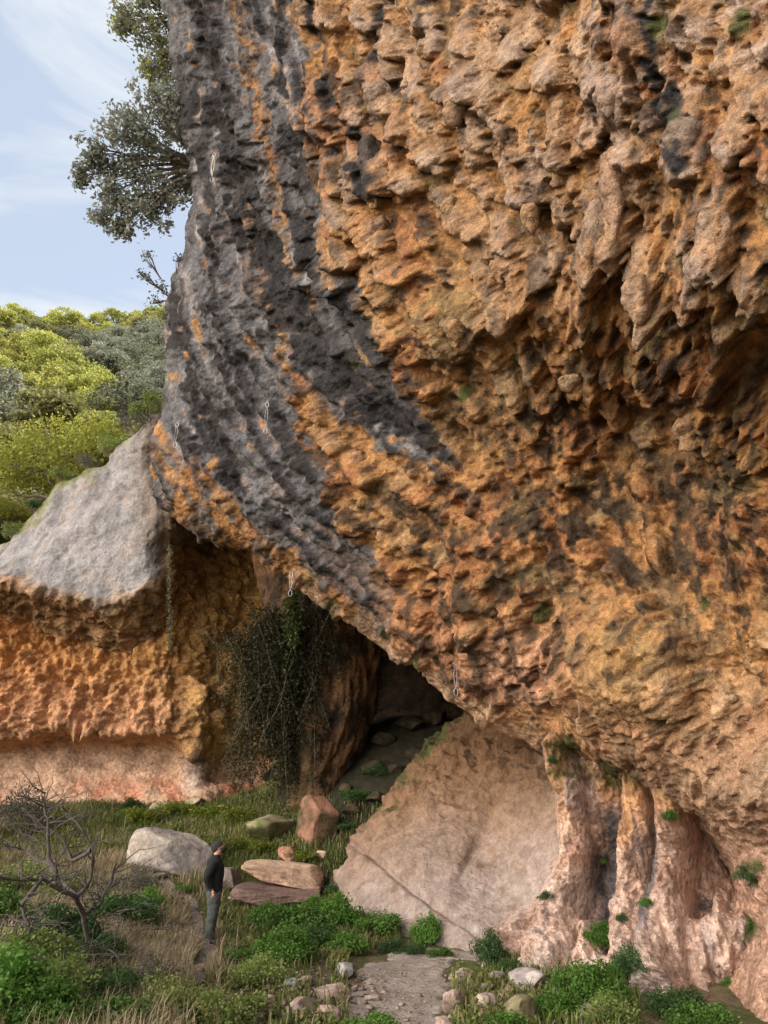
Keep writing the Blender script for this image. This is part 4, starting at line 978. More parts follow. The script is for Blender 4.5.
protos['grey-brown'] = [make_shrub(407, (.10, .095, .075), (.19, .17, .14), 1900, .04, c3=(.07, .09, .04)), make_shrub(408, (.09, .09, .07), (.17, .155, .13), 1900, .04)]
protos['mossy'] = [make_shrub(409, (.08, .11, .012), (.17, .20, .03), 2600, .05, flat=.5)]
shr = [  # kind, px, py(foot), width m, height factor, label
 ('green',265,925,1.0,.7,'leafy green bush just right of the person'),('green',300,938,1.5,.8,'leafy green bush at the heart of the bush bed right of the person'),('green',338,932,1.4,.8,'leafy green bush near the middle of the bush bed, below the slope'),
 ('green',375,938,1.2,.75,'leafy green bush at the right end of the bush bed, against the pink slope'),('green',318,915,1.1,.6,'low green bush directly below the flat slab boulder'),('green',246,962,.8,.6,'green bush in front, right of the person\'s feet'),
 ('green',285,962,1.2,.75,'green bush at the front of the bed, left of centre'),('green',345,952,1.0,.7,'green bush above the pale pyramid stone'),('pale green',232,985,.8,.6,'pale green bush at the lower left corner of the bush bed'),('pale green',262,985,1.0,.7,'pale green bush in front beside the blue-grey stone'),
 ('dark green',310,950,1.1,.7,'darker bush sunk in the middle of the bush bed'),('dark green',395,952,.7,.6,'small dark bush at the right tip of the bush bed'),
 ('green',428,945,.75,1.2,'upright dark leafed plant against the foot of the pink slope'),('green',440,958,.5,.8,'small green plant beside the foot of the pink slope'),('dark green',415,955,.5,.7,'low dark plant left of the plant at the slope foot'),
 ('dark green',492,966,.75,1.3,'dark green bush between the slope and the flowstone'),('dark green',510,975,.5,.9,'small dark bush at the left foot of the flowstone'),
 ('green',575,1000,.8,1.1,'green bush at the foot of the leftmost flowstone column'),('green',600,1008,.9,1.0,'green bush below the grey streaked column'),('green',625,985,.6,1.4,'tall green plant between two flowstone columns'),
 ('green',560,1018,.8,.7,'green bush at the bottom edge under the columns'),('pale green',610,1028,.9,.7,'pale green bush at the bottom edge below the columns'),('dark green',675,1020,.9,.7,'dark green creeper at the foot of the broad pink column'),
 ('green',700,1030,.8,.7,'green bush at the bottom edge under the pink column'),('green',505,1035,.9,.5,'green tuft at the bottom edge right of the path'),('green',370,1035,.8,.6,'green tuft at the bottom edge left of the path'),
 ('green',150,915,1.1,.8,'fresh green bush left of the footpath'),('green',168,925,.8,.6,'fresh green bush close to the person\'s left'),('dark green',120,930,1.4,.8,'dark bush under the bare shrub, right part'),('dark green',55,960,1.5,.9,'dark green bush at the foot of the bare shrub'),
 ('dark green',88,975,1.2,.8,'dark green bush in front of the bare shrub'),('grey-brown',130,900,1.2,.9,'grey-brown dry shrub behind the bare shrub'),('grey-brown',105,925,1.2,.9,'grey-brown twiggy shrub right of the bare shrub'),('grey-brown',20,835,1.6,1.3,'grey-brown dry shrub at the left edge below the rock wall'),
 ('grey-brown',-15,840,1.6,1.3,'grey-brown dry shrub cut by the left edge of the photo'),('dark green',25,800,1.0,.9,'dark green bush at the left edge under the orange wall'),('pale green',15,900,1.5,.9,'pale green bush at the left edge'),('green',-10,930,1.5,.9,'green bush cut by the left edge'),
 ('pale green',60,900,1.2,.8,'pale green bush behind the bare shrub'),('pale green',25,985,1.4,.8,'pale green bush low at the left edge'),('green',0,1015,1.3,.9,'bright green bush in the lower left corner'),('pale green',60,1010,1.2,.8,'pale green bush at the bottom left'),
 ('dark green',105,1008,1.0,.8,'dark green bush at the bottom, left of centre'),('grey-brown',140,1000,1.0,.8,'grey-brown dry shrub at the bottom left'),('pale green',165,1020,1.1,.8,'pale green bush at the bottom below the dry grass'),('pale green',200,1020,.9,.6,'pale green bush below the footpath'),
 ('pale green',225,1030,1.0,.8,'pale green bush at the bottom beside the front rubble'),('green',110,1030,1.1,.7,'green bush at the very bottom left of centre'),('green',40,1035,1.3,.7,'green bush at the very bottom left'),
 ('mossy',140,822,1.3,.8,'mossy yellow-green tuft below the orange wall, leftmost'),('mossy',175,815,1.3,.8,'mossy yellow-green tuft below the orange wall, second from left'),('mossy',210,818,1.3,.8,'mossy yellow-green tuft below the orange wall, third from left'),('mossy',240,822,1.3,.8,'mossy yellow-green tuft below the orange wall, rightmost'),
 ('mossy',230,850,1.3,.6,'mossy tuft behind the person\'s head'),('mossy',120,850,1.2,.6,'mossy tuft left of the big grey boulder'),('dark green',130,812,.9,.9,'dark round bush below the orange wall'),('mossy',260,850,1.2,.6,'mossy tuft between the big boulder and the dark buttress'),
 ('dark green',340,830,1.0,.5,'dark low bush in the shade right of the upright red boulder'),('dark green',355,800,1.1,.5,'dark low bush on the shaded cave floor'),('dark green',375,775,1.1,.5,'dark low bush higher on the shaded cave floor'),('mossy',305,858,1.1,.5,'mossy tuft in front of the upright red boulder'),
 ('green',185,893,.7,.6,'small green bush behind the person, below the boulder'),('green',150,860,.7,.5,'small green plant at the left foot of the big boulder'),('dark green',340,895,.9,.6,'dark bush at the left edge of the pink slope'),
]
for i, (kd, px, py, w, hf, lab) in enumerate(shr):
    g = gp(px, py); o = place(kd, i, g[0], g[1], g[2] - .05, w * .62, random.uniform(0, 6.28), lab, None, 'bush', 'shrub'); o.scale = (w * .62, w * .62, w * .62 * hf * 1.25)
for i, (px, kd, w, lab) in enumerate([(12,'pale green',.9,'low scrubby bush on the top edge of the grey slab, far left'),(38,'dark green',.7,'small dark bush on the top edge of the grey slab'),(62,'pale green',.8,'pale scrubby bush on the top edge of the grey slab'),(88,'grey-brown',.8,'dry brownish bush on the top edge of the grey slab'),
        (112,'pale green',1.1,'pale bush near the high end of the grey slab'),(135,'grey-brown',1.3,'dry bush where the grey slab meets the cliff'),(150,'pale green',1.3,'yellowish bush at the very top of the grey slab beside the cliff')]):
    w_ = LW[np.argmin(np.abs(np.linspace(-300, 300, LW.shape[0]) - px)), 7] + np.array([0, .1, .05]); o = place(kd, i, w_[0], w_[1], w_[2], w * .8, i * 1.1, lab, None, 'bush', 'shrub')
# plants rooted on the flowstone itself
for i, (px, py, w, lab) in enumerate([(645,902,.16,'tiny green fern on the middle flowstone column'),(621,917,.16,'tiny green plant on the grey streaked column'),(601,935,.45,'green plant in the hollow between the first columns'),(750,872,.28,'green plant high on the right pillar'),(745,925,.24,'green plant halfway down the right pillar'),
        (735,960,.2,'green plant low on the right pillar'),(668,815,.2,'green fern hanging at the top of the broad column'),(632,960,.5,'large leafed green plant between the broad and middle columns'),(600,862,.12,'tiny olive plant beside the grey streak'),(545,895,.22,'small yellowish plant on the shoulder of the first column'),(740,985,.2,'green creeper at the foot of the right pillar'),(552,760,.16,'dark moss tuft under the lip of the overhang')]):
    src = (FLW if px < 735 else None); w_ = layer_point(FLW, px, py) if src is not None else cliff_point(px, py)
    o = place(['green', 'dark green'][i % 2], i, w_[0], w_[1] - .05, w_[2] - w * .4, w, i * 1.3, lab, None, 'plant', 'rock_plant')

# grass: one sheet of blades
def grass(n, region, c1, c2, c3, hgt, seed, name, label):
    rng = np.random.default_rng(seed); pts = []
    while sum(len(p) for p in pts) < n:
        x = rng.uniform(-11, 6, 40000); y = rng.uniform(8.5, 27, 40000); px, py, d = unproj(np.stack([x, y, ground(x, y, False)], -1))
        k = region(px, py, x, y, rng); pts.append(np.stack([x[k], y[k]], 1))
    p = np.concatenate(pts)[:n]; z = ground(p[:, 0], p[:, 1]); b = np.stack([p[:, 0], p[:, 1], z], 1)
    an = rng.uniform(0, 6.28, n); h = hgt * rng.uniform(.4, 1.3, n) * (1 + .6 * fbm(b, .9, 2, seed)); lean = rng.uniform(.1, .8, n)
    dx = np.stack([np.cos(an), np.sin(an), 0 * an], 1); sd = np.stack([-np.sin(an), np.cos(an), 0 * an], 1) * (.008 + .004 * (hgt < .3))
    mid = b + dx * (h * lean * .3)[:, None] + np.array([0, 0, 1]) * (h * .6)[:, None]; tip = b + dx * (h * lean)[:, None] + np.array([0, 0, 1]) * (h * (1 - .3 * lean))[:, None]
    V = np.stack([b - sd, b + sd, mid + sd * .8, mid - sd * .8, tip + sd * .15, tip - sd * .15], 1); Fq = (np.arange(n)[:, None, None] * 6 + np.array([[[0, 1, 2, 3], [3, 2, 4, 5]]])).reshape(-1, 4)
    t = ss(-.3, .3, fbm(b, .55, 3, seed + 2)); c = np.array(c1) + (np.array(c2) - np.array(c1)) * t[:, None]; c = np.where((rng.random(n) < .3)[:, None], np.array(c3), c) * rng.uniform(.7, 1.25, (n, 1))
    o = mesh_obj(name, V.reshape(-1, 3), Fq, M_GRASS, None, np.repeat(c[:, None], 6, 1).reshape(-1, 3), False); tag(o, label, 'grass', None, 'stuff')
def onpath(px, py):
    a_ = (np.abs(px - 400) < 52) & (py > 950) | (px > 400) & (px < 480) & (py > 935) & (py < 975)
    b_ = (np.abs(px - np.interp(py, [875, 885, 900, 925, 952, 985], [150, 168, 186, 197, 204, 200]) + 6 * np.sin(py / 7)) < 10) & (py > 872)
    c_ = (px > 215) & (px < 330) & (py > 960) & (py < 1024) | (px > 215) & (px < 330) & (py > 878) & (py < 905)
    return a_, b_, c_
def reg_green(px, py, x, y, rng):
    a_, b_, c_ = onpath(px, py); u = rng.random(len(px))
    return (px > -90) & (px < 640) & (py < 1060) & ~a_ & ~b_ & (~c_ | (u < .12)) & ((px < 400) | (u < .35)) & ((py < 975) | (px < 250) | (u < .3)) & ((px < 320) | (py > 850) | ((u < .25) & (py > 800)))
grass(90000, reg_green, (.10, .14, .03), (.19, .21, .06), (.26, .23, .12), .20, 501, 'green_grass', 'short green grass and herbs covering the ground')
def reg_dry(px, py, x, y, rng):
    a_, b_, c_ = onpath(px, py); k = np.exp(-(((px - 145) / 45) ** 2 + ((py - 965) / 45) ** 2)) + .5 * np.exp(-(((px - 120) / 30) ** 2 + ((py - 880) / 22) ** 2)) + .12 * (px < 220) * (py > 860)
    return ~a_ & ~b_ & (px > -60) & (px < 260) & (rng.random(len(px)) < k)
grass(30000, reg_dry, (.34, .26, .16), (.44, .34, .23), (.28, .26, .14), .36, 502, 'dry_grass', 'tall dry straw-coloured grass left of the footpath')

# low herbs between the bushes
rng = np.random.default_rng(88); x = rng.uniform(-10, 5, 90000); y = rng.uniform(8.5, 24, 90000); px, py, d = unproj(np.stack([x, y, ground(x, y, False)], -1))
nz = fbm(np.stack([x, y, 0 * x], -1), 1.3, 3, 504); a_, b_, c_ = onpath(px, py); k = (px > -90) & (px < 640) & ~a_ & ~b_ & (~c_ | (nz > .3)) & (nz > -.12) & ((px < 320) | (py > 860))
x, y, nz = x[k], y[k], nz[k]; cc = np.stack([x, y, ground(x, y) + rng.random(len(x)) ** .7 * (.06 + .45 * np.clip(nz + .12, 0, 1))], 1)
tt = ss(-.25, .25, fbm(cc, .5, 2, 505))[:, None]; cl = (np.array([.08, .12, .03]) * (1 - tt) + np.array([.20, .23, .07]) * tt) * rng.uniform(.6, 1.4, (len(x), 1)); cl = np.where(rng.random((len(x), 1)) < .13, np.array([.25, .19, .11]), cl)
V, F_, C_ = leaves(cc, .042, rng, cl); tag(mesh_obj('ground_herbs', V, F_, M_LEAF, None, C_, False), 'low leafy herbs carpeting the ground between bushes', 'herbs', None, 'stuff')

# hanging plants on the buttress, vine strings
def vine(name, pts, label, cat, n, spread, seed, c1, c2, size, strands=1, parent=None):
    rng = np.random.default_rng(seed); root = empty(name, pts[0]); tag(root, label, cat); A = Acc(); LP = []; 
    for s in range(strands):
        p0 = np.array(pts[0]) + rng.normal(size=3) * spread * np.array([1, .25, .3]); p1 = np.array(pts[0]) + (np.array(pts[1]) - np.array(pts[0])) * (rng.uniform(.25, 1.05) if strands > 1 else 1) + rng.normal(size=3) * spread * np.array([1, .25, 1.2]); q_ = crooked(p0, p1, rng, 16, .1)
        A.add(*tube(q_, np.full(16, .006), 4)); k = n // strands; t = rng.uniform(0, 15, k); i = np.clip(t.astype(int), 0, 14); f = (t - i)[:, None]
        LP.append(q_[i] * (1 - f) + q_[i + 1] * f + rng.normal(size=(k, 3)) * np.array([.11, .08, .14]) * (1 if strands > 1 else .4))
    LP = np.concatenate(LP); tone = rng.random((len(LP), 1)); A.out('stems', M_BARK, root); V, F_, C_ = leaves(LP, size, rng, np.array(c1) + (np.array(c2) - np.array(c1)) * tone, 1.6, .6); mesh_obj('foliage', V, F_, M_LEAF, root, C_, False); return root
vine('hanging_ivy', [P(262, 630, 22.3), P(258, 785, 22.0)], 'curtain of olive plants hanging on the left side of the dark buttress', 'ivy', 17000, .6, 601, (.03, .034, .016), (.09, .085, .04), .06, 50)
vine('hanging_ivy', [P(292, 612, 22.1), P(284, 795, 21.8)], 'darker curtain of plants hanging down the front of the buttress', 'ivy', 17000, .6, 602, (.018, .022, .012), (.055, .055, .025), .06, 46)
vine('hanging_vine', [P(296, 590, 21.8), P(296, 660, 21.8)], 'thin mossy strand hanging at the top of the buttress', 'vine', 1200, .14, 603, (.04, .06, .015), (.08, .10, .03), .07, 5)
vine('hanging_vine', [P(171, 545, 23.2), P(168, 648, 23.2)], 'single thin green strand hanging in front of the ochre wall', 'vine', 420, .03, 604, (.10, .11, .06), (.2, .2, .12), .05, 1)

# bare shrub
def bare_shrub():
    rng = np.random.default_rng(9); b = gp(84, 972); D = unproj(b)[2]; root = empty('bare_shrub', b); tag(root, 'leafless grey shrub with crooked branches at the lower left', 'shrub'); A = Acc()
    def q(px, py, dd=0): return P(px, py, D + dd)
    def br(pts, r0, r1):
        pts = np.array(pts); n = 5 * len(pts); t = np.linspace(0, len(pts) - 1, n); p_ = np.stack([np.interp(t, np.arange(len(pts)), pts[:, k]) for k in range(3)], 1)
        p_ += np.cumsum(rng.normal(size=p_.shape), 0) * .008; A.add(*tube(p_, np.linspace(r0, r1, n), 6)); return p_
    mains = [br([b, q(88, 945), q(84, 915), q(77, 897, -.2)], .042, .034)]
    arms = [[q(77, 897, -.2), q(60, 888, -.4), q(42, 878, -.6), q(10, 878, -1), q(-20, 876, -1.3)], [q(77, 897, -.2), q(90, 880), q(92, 850, .2), q(84, 830, .3), q(62, 808, .4)], [q(60, 888, -.4), q(50, 860, -.3), q(50, 820, -.2), q(46, 796, 0)],
            [q(77, 897, -.2), q(60, 878, .2), q(48, 862, .4), q(24, 850, .6), q(0, 845, .6)], [q(42, 878, -.6), q(22, 905, -.8), q(32, 930, -.9), q(14, 950, -1)], [q(92, 850, .2), q(72, 862, .5), q(66, 838, .6), q(30, 812, .6)], [q(84, 915), q(100, 905, .3), q(112, 880, .5), q(118, 862, .5)]]
    for a_ in arms: mains.append(br(a_, .034, .012))
    for _ in range(120):
        m = mains[rng.integers(1, len(mains))]; i = rng.integers(3, len(m)); p0 = m[i]; d = rng.normal(size=3); d[2] = abs(d[2]) * .8; d /= np.linalg.norm(d); L = rng.uniform(.25, .8)
        c = crooked(p0, p0 + d * L, rng, 6, .3); A.add(*tube(c, np.linspace(.012, .003, 6), 4))
        if rng.random() < .6: c2 = crooked(c[3], c[3] + (d + rng.normal(size=3) * .5) * L * .5, rng, 5, .3); A.add(*tube(c2, np.linspace(.006, .0025, 5), 3))
    A.out('branches', M_DEAD, root)
bare_shrub()
def twigs(name, cen, R, n, seed, label):
    rng = np.random.default_rng(seed); root = empty(name, cen); tag(root, label, 'twigs'); A = Acc()
    for _ in range(n):
        p0 = np.array(cen) + rng.normal(size=3) * R * np.array([1, .5, .3]); d = rng.normal(size=3) * np.array([1, .6, .45]); A.add(*tube(crooked(p0, p0 + d * R * .8, rng, 6, .3), np.linspace(.008, .003, 6), 4))
    A.out('sticks', M_DEAD, root)
twigs('twig_heap', layer_point(FLW, 708, 905) + np.array([0, -.15, .02]), .22, 60, 5, 'heap of dry sticks caught on the ledge of the pink alcove')
for i, (x, y) in enumerate([(115, 950), (70, 985), (20, 960)]):
    twigs('twig_heap', gp(x, y) + np.array([0, 0, .35]), .5, 60, 11 + i, ['tangle of dry grey twigs right of the bare shrub', 'tangle of dry grey twigs in front of the bare shrub', 'tangle of dry grey twigs low at the left edge'][i])

# climbing slings
def sling(px, py0, py1, D, label, col, name='climbing_sling', r=.0045):
    p0 = P(px, py0, D); L = float(P(px, py0, D)[2] - P(px, py1, D)[2]); root = empty(name, p0); tag(root, label, 'sling')
    m = plain_mat('sling webbing', col, .6, 40, .15, 0); A = Acc(); t = np.linspace(0, 1, 24)
    A.add(*tube(np.stack([p0[0] + .03 * np.sin(t * np.pi), p0[1] + 0 * t, p0[2] - t * L * .75], 1), np.full(24, r), 5)); A.add(*tube(np.stack([p0[0] - .03 * np.sin(t * np.pi), p0[1] + 0 * t, p0[2] - t * L * .75], 1), np.full(24, r), 5)); A.out('webbing', m, root)
    mm = plain_mat('karabiner metal', (.5, .5, .52), .35, 30, .1, 0, 1)
    for zc in (0, -L * .87):
        B = Acc(); a_ = np.linspace(0, 2 * np.pi, 21); B.add(*tube(np.stack([p0[0] + .04 * np.cos(a_), p0[1] + 0 * a_, p0[2] + zc + .075 * np.sin(a_)], 1), np.full(21, .0045), 5)); B.out('karabiner', mm, root)
def fd(px, py): return unproj(cliff_point(px, py))[2]
sling(674, 288, 326, fd(674, 285) - .15, 'grey climbing quickdraw hanging from the biggest tufa at upper right', (.45, .42, .45))
sling(455, 664, 698, fd(458, 668) - .2, 'white climbing quickdraw hanging at the lip above the cave', (.35, .35, .38))
sling(214, 155, 193, fd(214, 160) - .25, 'thin pale sling hanging on the upper grey face', (.6, .6, .5), r=.006)
sling(177, 425, 452, fd(180, 430) - .2, 'white quickdraw hanging low on the left cliff edge', (.32, .32, .34))
sling(267, 415-10, 440, fd(268, 410) - .2, 'thin white sling hanging in the middle of the dark grey face', (.3, .3, .33), r=.006)
sling(291, 575, 598, fd(295, 572) - .3, 'small quickdraw hanging at the lip above the ochre wall', (.3, .3, .33), r=.006)

# ------------------------------------------------------------------ person
def skin_mesh(name, verts, edges, radii, mat, parent, sub=2, root=0):
    me = bpy.data.meshes.new('tmp'); me.from_pydata([tuple(v) for v in verts], edges, []); ob = bpy.data.objects.new('tmp', me); COL.objects.link(ob)
    md = ob.modifiers.new('s', 'SKIN'); md.use_smooth_shade = True; sv = me.skin_vertices[0].data
    for i, r_ in enumerate(radii): sv[i].radius = r_ if isinstance(r_, tuple) else (r_, r_); sv[i].use_root = (i == root)
    ob.modifiers.new('u', 'SUBSURF').levels = sub
    dg = bpy.context.evaluated_depsgraph_get(); nm = bpy.data.meshes.new_from_object(ob.evaluated_get(dg)); bpy.data.objects.remove(ob)
    nm.name = name; nm.materials.clear(); nm.materials.append(mat); nm.polygons.foreach_set('use_smooth', np.ones(len(nm.polygons), bool))
    o = bpy.data.objects.new(name, nm); COL.objects.link(o); o.parent = parent; return o
pb = gp(210, 948); person = empty('person', pb)
tag(person, 'bearded person in black jacket, grey-green trousers and dark cap gazing up at the cliff', 'person')
person.rotation_euler = (0, 0, math.radians(12)); person.scale = (1.06, 1.06, .955); person.location.z += .07   # local: +x forward, y left, z up
MS = plain_mat('skin', (.52, .28, .21), .55, 20, .08, 0); MJ = plain_mat('black jacket cloth', (.006, .0065, .007), .95, 12, .5, .5); MT = plain_mat('grey green trouser cloth', (.055, .065, .062), .9, 14, .35, .6)
MB_ = plain_mat('dark boots', (.045, .042, .045), .7, 20, .3, .3); MC = plain_mat('dark cap cloth', (.02, .022, .02), .9, 20, .3, .2); MH = plain_mat('dark beard hair', (.028, .02, .017), .9, 60, .4, .6)
bv = [(0,0,.95),(-.01,0,1.1),(-.02,0,1.25),(-.015,0,1.38),(0,0,1.47),(.01,0,1.53),(.03,0,1.60),(.035,0,1.66),   # 0-7 pelvis..head (tilted back)
      (-.02,.16,1.40),(-.02,-.16,1.40),(-.15,.245,1.13),(-.15,-.245,1.13),(-.02,.20,.93),(-.02,-.20,.93),      # 8 shoulders,10 elbows,12 wrists
      (0,.09,.90),(0,-.09,.90),(.01,.10,.50),(.0,-.10,.50),(-.03,.10,.09),(-.03,-.10,.09),(.11,.11,.04),(.11,-.11,.04)]
be = [(0,1),(1,2),(2,3),(3,4),(4,5),(5,6),(6,7),(3,8),(3,9),(8,10),(9,11),(10,12),(11,13),(0,14),(0,15),(14,16),(15,17),(16,18),(17,19),(18,20),(19,21)]
br_ = [(.13,.10),(.12,.10),(.13,.10),(.10,.09),(.055,.055),(.055,.055),(.088,.078),(.085,.075),.06,.06,.045,.045,.03,.03,.085,.085,.058,.058,.042,.042,.035,.035]
body = skin_mesh('body', bv, be, br_, MS, person)
def skin_child(name, v, e, r_, mat, sub=2): return skin_mesh(name, v, e, r_, mat, person, sub)
def ring_loft(name, rings, mat, parent, m=28, amp=.006, seed=1):
    """rings: (x, y, z, half depth, half width)"""
    t = np.arange(len(rings)); tt = np.linspace(0, len(rings) - 1, 6 * len(rings)); A = np.array(rings, float); A = np.stack([np.interp(tt, t, A[:, k]) for k in range(5)], 1)
    kk = np.array([.25, .5, .25]); pd = np.pad(A, ((3, 3), (0, 0)), 'edge')
    for _ in range(3): pd[1:-1] = pd[:-2] * .25 + pd[1:-1] * .5 + pd[2:] * .25
    A = pd[3:-3]; ph = np.linspace(0, 2 * np.pi, m, endpoint=False)[None]
    W = np.stack([A[:, 0:1] + A[:, 3:4] * np.cos(ph), A[:, 1:2] + A[:, 4:5] * np.sin(ph), A[:, 2:3] + 0 * ph], -1)
    W[..., 0] += amp * 2.2 * fbm(W * np.array([1, 1, 1.6]), 9, 3, seed); W[..., 1] += amp * 2.2 * fbm(W * np.array([1, 1, 1.6]), 9, 3, seed + 1)
    V = np.concatenate([W.reshape(-1, 3)]); me = bpy.data.meshes.new(name); Fc = grid_faces(len(A), m, closed=True).tolist() + [list(range(m))[::-1], list(range(len(V) - m, len(V)))]
    me.from_pydata(V.tolist(), [], Fc); me.polygons.foreach_set('use_smooth', np.ones(len(Fc), bool)); me.materials.append(mat); o = bpy.data.objects.new(name, me); COL.objects.link(o); o.parent = parent; return o
jk = ring_loft('jacket', [(.0,0,.88,.135,.19),(.0,0,.93,.145,.195),(.0,0,1.02,.14,.185),(.01,0,1.18,.15,.195),(.0,0,1.32,.15,.21),(-.02,0,1.42,.13,.20),(-.02,0,1.48,.095,.13),(-.005,0,1.535,.07,.08)], MJ, person)
for sgn in (1, -1):
    sl_ = skin_mesh('sleeve', [(-.02,.17*sgn,1.43),(-.07,.215*sgn,1.30),(-.15,.245*sgn,1.13),(-.09,.225*sgn,1.02),(-.02,.20*sgn,.945)], [(0,1),(1,2),(2,3),(3,4)], [(.085,.085),(.08,.08),(.066,.066),(.056,.056),(.05,.05)], MJ, jk)
tr_ = ring_loft('trousers', [(0,0,.80,.12,.17),(.0,0,.90,.135,.18),(.0,0,.97,.13,.17)], MT, person, seed=5)
for sgn in (1, -1):
    lg = ring_loft('trouser_leg', [(-.03,.10*sgn,.105,.075,.072),(-.03,.10*sgn,.13,.08,.075),(-.02,.10*sgn,.30,.082,.078),(.012,.10*sgn,.48,.085,.082),(.012,.095*sgn,.66,.10,.092),(.0,.088*sgn,.84,.125,.10),(.0,.085*sgn,.92,.125,.095)], MT, tr_, seed=7 + sgn, amp=.011)
for sgn in (1, -1):
    skin_child('boot', [(-.06,.105*sgn,.06),(.03,.105*sgn,.055),(.13,.115*sgn,.045),(-.035,.105*sgn,.14)], [(0,1),(1,2),(0,3)], [(.05,.05),(.055,.05),(.045,.035),(.06,.06)], MB_)
    hb = np.array([-.03, .19 * sgn, .93]); 
    palm = [(-.03,.19*sgn,.93),(-.02,.185*sgn,.88),(-.01,.18*sgn,.84)]; pe = [(0,1),(1,2)]; pr = [(.028,.022),(.036,.018),(.036,.016)]
    for f in range(4):
        o_ = -.027 + f * .018; i = len(palm); palm += [(-.01+o_,.18*sgn,.825),(-.008+o_,.172*sgn,.79 - .006*(f in (1,2))),(-.004+o_,.158*sgn,.765)]; pe += [(2,i),(i,i+1),(i+1,i+2)]; pr += [.0095,.0085,.007]
    i = len(palm); palm += [(.018,.178*sgn,.87),(.032,.168*sgn,.84)]; pe += [(1,i),(i,i+1)]; pr += [.011,.009]
    skin_child('hand', palm, pe, pr, MS, 1)
def head_blob(name, c, r_, mat, cut=None, amp=.0, seed=0, rot=-.68):
    bm = bmesh.new(); bmesh.ops.create_icosphere(bm, subdivisions=4, radius=1); V = np.array([v.co[:] for v in bm.verts]); Fx = np.array([[v.index for v in f.verts] for f in bm.faces]); bm.free()
    if cut is not None:
        V = cut(V)
    V = V * (1 + amp * fbm(V, 5, 3, seed)[:, None]) * np.array(r_) + np.array(c)
    ca, sa = math.cos(rot), math.sin(rot); X, Z = V[:, 0].copy(), V[:, 2].copy(); V[:, 0] = X * ca + Z * sa; V[:, 2] = -X * sa + Z * ca     # lean the head back
    V = V + np.array([.03, 0, 1.66]); 
    me = bpy.data.meshes.new(name); me.from_pydata(V.tolist(), [], Fx.tolist()); me.polygons.foreach_set('use_smooth', np.ones(len(Fx), bool)); me.materials.append(mat); o = bpy.data.objects.new(name, me); COL.objects.link(o); o.parent = person; return o
hd = head_blob('head', (.0, 0, 0), (.10, .077, .118), MS, lambda V: np.where((V[:, 0:1] > 0) & (V[:, 2:3] < 0), V * np.array([.9, .85, 1]), V))
head_blob('nose', (.102, 0, -.005), (.022, .014, .024), MS); head_blob('mouth', (.094, 0, -.052), (.010, .026, .007), plain_mat('lips', (.35, .13, .11), .6, 20, .1, 0))
for sgn in (1, -1):
    head_blob('ear', (-.005, .077 * sgn, 0), (.022, .012, .032), MS); head_blob('eye', (.086, .032 * sgn, .022), (.012, .013, .009), plain_mat('eye', (.06, .05, .05), .3, 20, .1, 0)); head_blob('eyebrow', (.092, .032 * sgn, .042), (.01, .02, .006), MH)
def bc(V): V = V.copy(); V[:, 2] = np.minimum(V[:, 2], .25 - .5 * np.clip(V[:, 0], 0, 1)); return V
head_blob('beard', (.035, 0, -.055), (.078, .073, .078), MH, bc, .12, 4)
def cc_(V): V = V.copy(); V[:, 2] = np.maximum(V[:, 2], -.18 - .55 * np.clip(-V[:, 0], 0, 1)); return V
cap = head_blob('cap', (-.012, 0, .022), (.114, .093, .112), MC, cc_, .03, 5)
head_blob('cap_brim', (.115, 0, .055), (.065, .07, .011), MC)
for o in [x for x in person.children if x.name.startswith(('nose', 'mouth', 'ear', 'eye', 'eyebrow'))]: o.parent = hd

# ------------------------------------------------------------------ light, sky, camera
SUN_AZ = math.radians(90 - 8); SUN_EL = math.radians(47)        # compass from +Y towards +X
sd = Vector((math.sin(SUN_AZ) * math.cos(SUN_EL), math.cos(SUN_AZ) * math.cos(SUN_EL), math.sin(SUN_EL)))
sun = bpy.data.lights.new('sun', 'SUN'); sun.energy = 5.0; sun.angle = math.radians(.53); sun.color = (1, .93, .80)
so = bpy.data.objects.new('sun', sun); COL.objects.link(so); so.rotation_euler = sd.to_track_quat('Z', 'Y').to_euler(); so.location = (60, 10, 60)
wd = bpy.data.worlds.new('World'); scene.world = wd; wd.use_nodes = True; nt = wd.node_tree; nt.nodes.clear(); ns = nt.nodes; ln = nt.links
sky = N(ns, 'ShaderNodeTexSky', sky_type='NISHITA', sun_disc=False); sky.sun_elevation = SUN_EL; sky.sun_rotation = SUN_AZ; sky.air_density = 1.0; sky.dust_density = 1.6; sky.ozone_density = 1.2
tc = N(ns, 'ShaderNodeTexCoord'); mp = N(ns, 'ShaderNodeMapping'); mp.inputs['Scale'].default_value = (1.1, 1.1, 3.4); mp.inputs['Rotation'].default_value = (.25, .5, .3); ln.new(tc.outputs['Generated'], mp.inputs[0])
cn = N(ns, 'ShaderNodeTexNoise', Scale=2.6, Detail=8.0, Roughness=.58, Distortion=.5); ln.new(mp.outputs[0], cn.inputs['Vector'])
cr = N(ns, 'ShaderNodeMapRange'); cr.inputs[1].default_value = .45; cr.inputs[2].default_value = .64; cr.inputs[3].default_value = .5; cr.inputs[4].default_value = 1.0; ln.new(cn.outputs[0], cr.inputs[0])
mx = N(ns, 'ShaderNodeMix', data_type='RGBA'); ln.new(cr.outputs[0], mx.inputs[0]); ln.new(sky.outputs[0], mx.inputs[6]); mx.inputs[7].default_value = (3.3, 3.5, 3.65, 1)
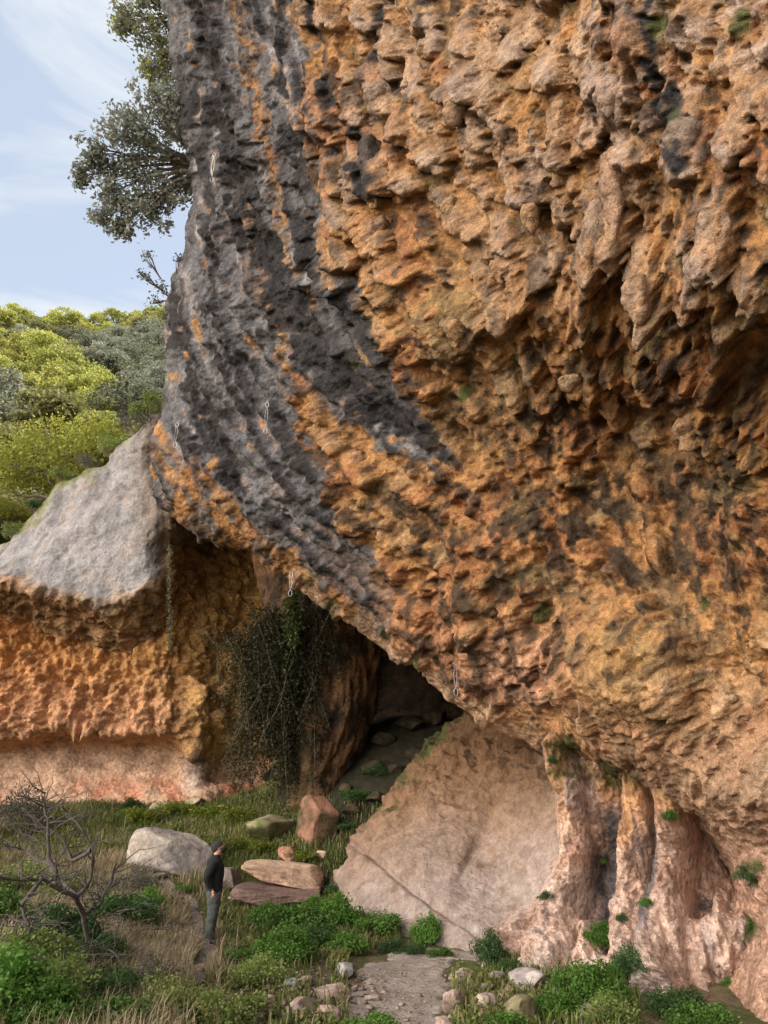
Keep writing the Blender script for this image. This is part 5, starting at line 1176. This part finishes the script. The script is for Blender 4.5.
# bright patch added to the unseen sky at left rear to light the roof
dt = N(ns, 'ShaderNodeVectorMath', operation='DOT_PRODUCT'); ln.new(tc.outputs['Generated'], dt.inputs[0]); dt.inputs[1].default_value = (-.76, -.57, .31)
c2 = N(ns, 'ShaderNodeMapRange', interpolation_type='SMOOTHSTEP'); c2.inputs[1].default_value = .72; c2.inputs[2].default_value = .95; ln.new(dt.outputs['Value'], c2.inputs[0])
m2 = N(ns, 'ShaderNodeMix', data_type='RGBA'); ln.new(c2.outputs[0], m2.inputs[0]); ln.new(mx.outputs[2], m2.inputs[6]); m2.inputs[7].default_value = (34, 30.5, 26.5, 1)
bg = N(ns, 'ShaderNodeBackground', Strength=.1); ln.new(m2.outputs[2], bg.inputs[0]); wo = N(ns, 'ShaderNodeOutputWorld'); ln.new(bg.outputs[0], wo.inputs[0])
cam = bpy.data.cameras.new('camera'); cam.sensor_fit = 'VERTICAL'; cam.sensor_height = 36; cam.lens = 36 * F / 1024; cam.clip_end = 3000; cam.clip_start = .1
co = bpy.data.objects.new('camera', cam); COL.objects.link(co); co.location = (0, 0, CAMZ); co.rotation_euler = (math.pi / 2 + PITCH, 0, 0); scene.camera = co
scene.view_settings.view_transform = 'Standard'; scene.view_settings.look = 'None'; scene.view_settings.exposure = 1.45; scene.view_settings.gamma = 1; scene.view_settings.use_curve_mapping = False
scene.render.engine = 'CYCLES'; scene.cycles.use_denoising = True; scene.cycles.denoising_prefilter = 'NONE'; scene.cycles.use_adaptive_sampling = True; scene.cycles.adaptive_threshold = .012; scene.cycles.max_bounces = 4; scene.cycles.diffuse_bounces = 3; scene.cycles.glossy_bounces = 1; scene.cycles.use_light_tree = False; scene.world.cycles.sampling_method = 'MANUAL'; scene.world.cycles.sample_map_resolution = 512; scene.cycles.transmission_bounces = 4

# repeats share a group
GR = {'shrub': 'bushes growing on the ground and ledges', 'boulder': 'loose boulders lying on the ground', 'stone': 'loose stones lying on the ground', 'cave_rock': 'dark rocks on the cave floor', 'climbing_sling': 'climbing slings hanging from the rock',
      'rock_plant': 'small plants rooted on the rock columns', 'holm_oak': 'holm oaks on the cliff edge', 'hanging_ivy': 'plants draped over the dark buttress', 'twig_heap': 'tangles of dry twigs', 'hanging_vine': 'thin strands hanging in the cave mouth', 'lime_tree': 'lime green trees behind the grey slab'}
for o in bpy.data.objects:
    k = o.name.split('.')[0]
    if o.parent is None and k in GR and 'category' in o and 'group' not in o: o['group'] = GR[k]
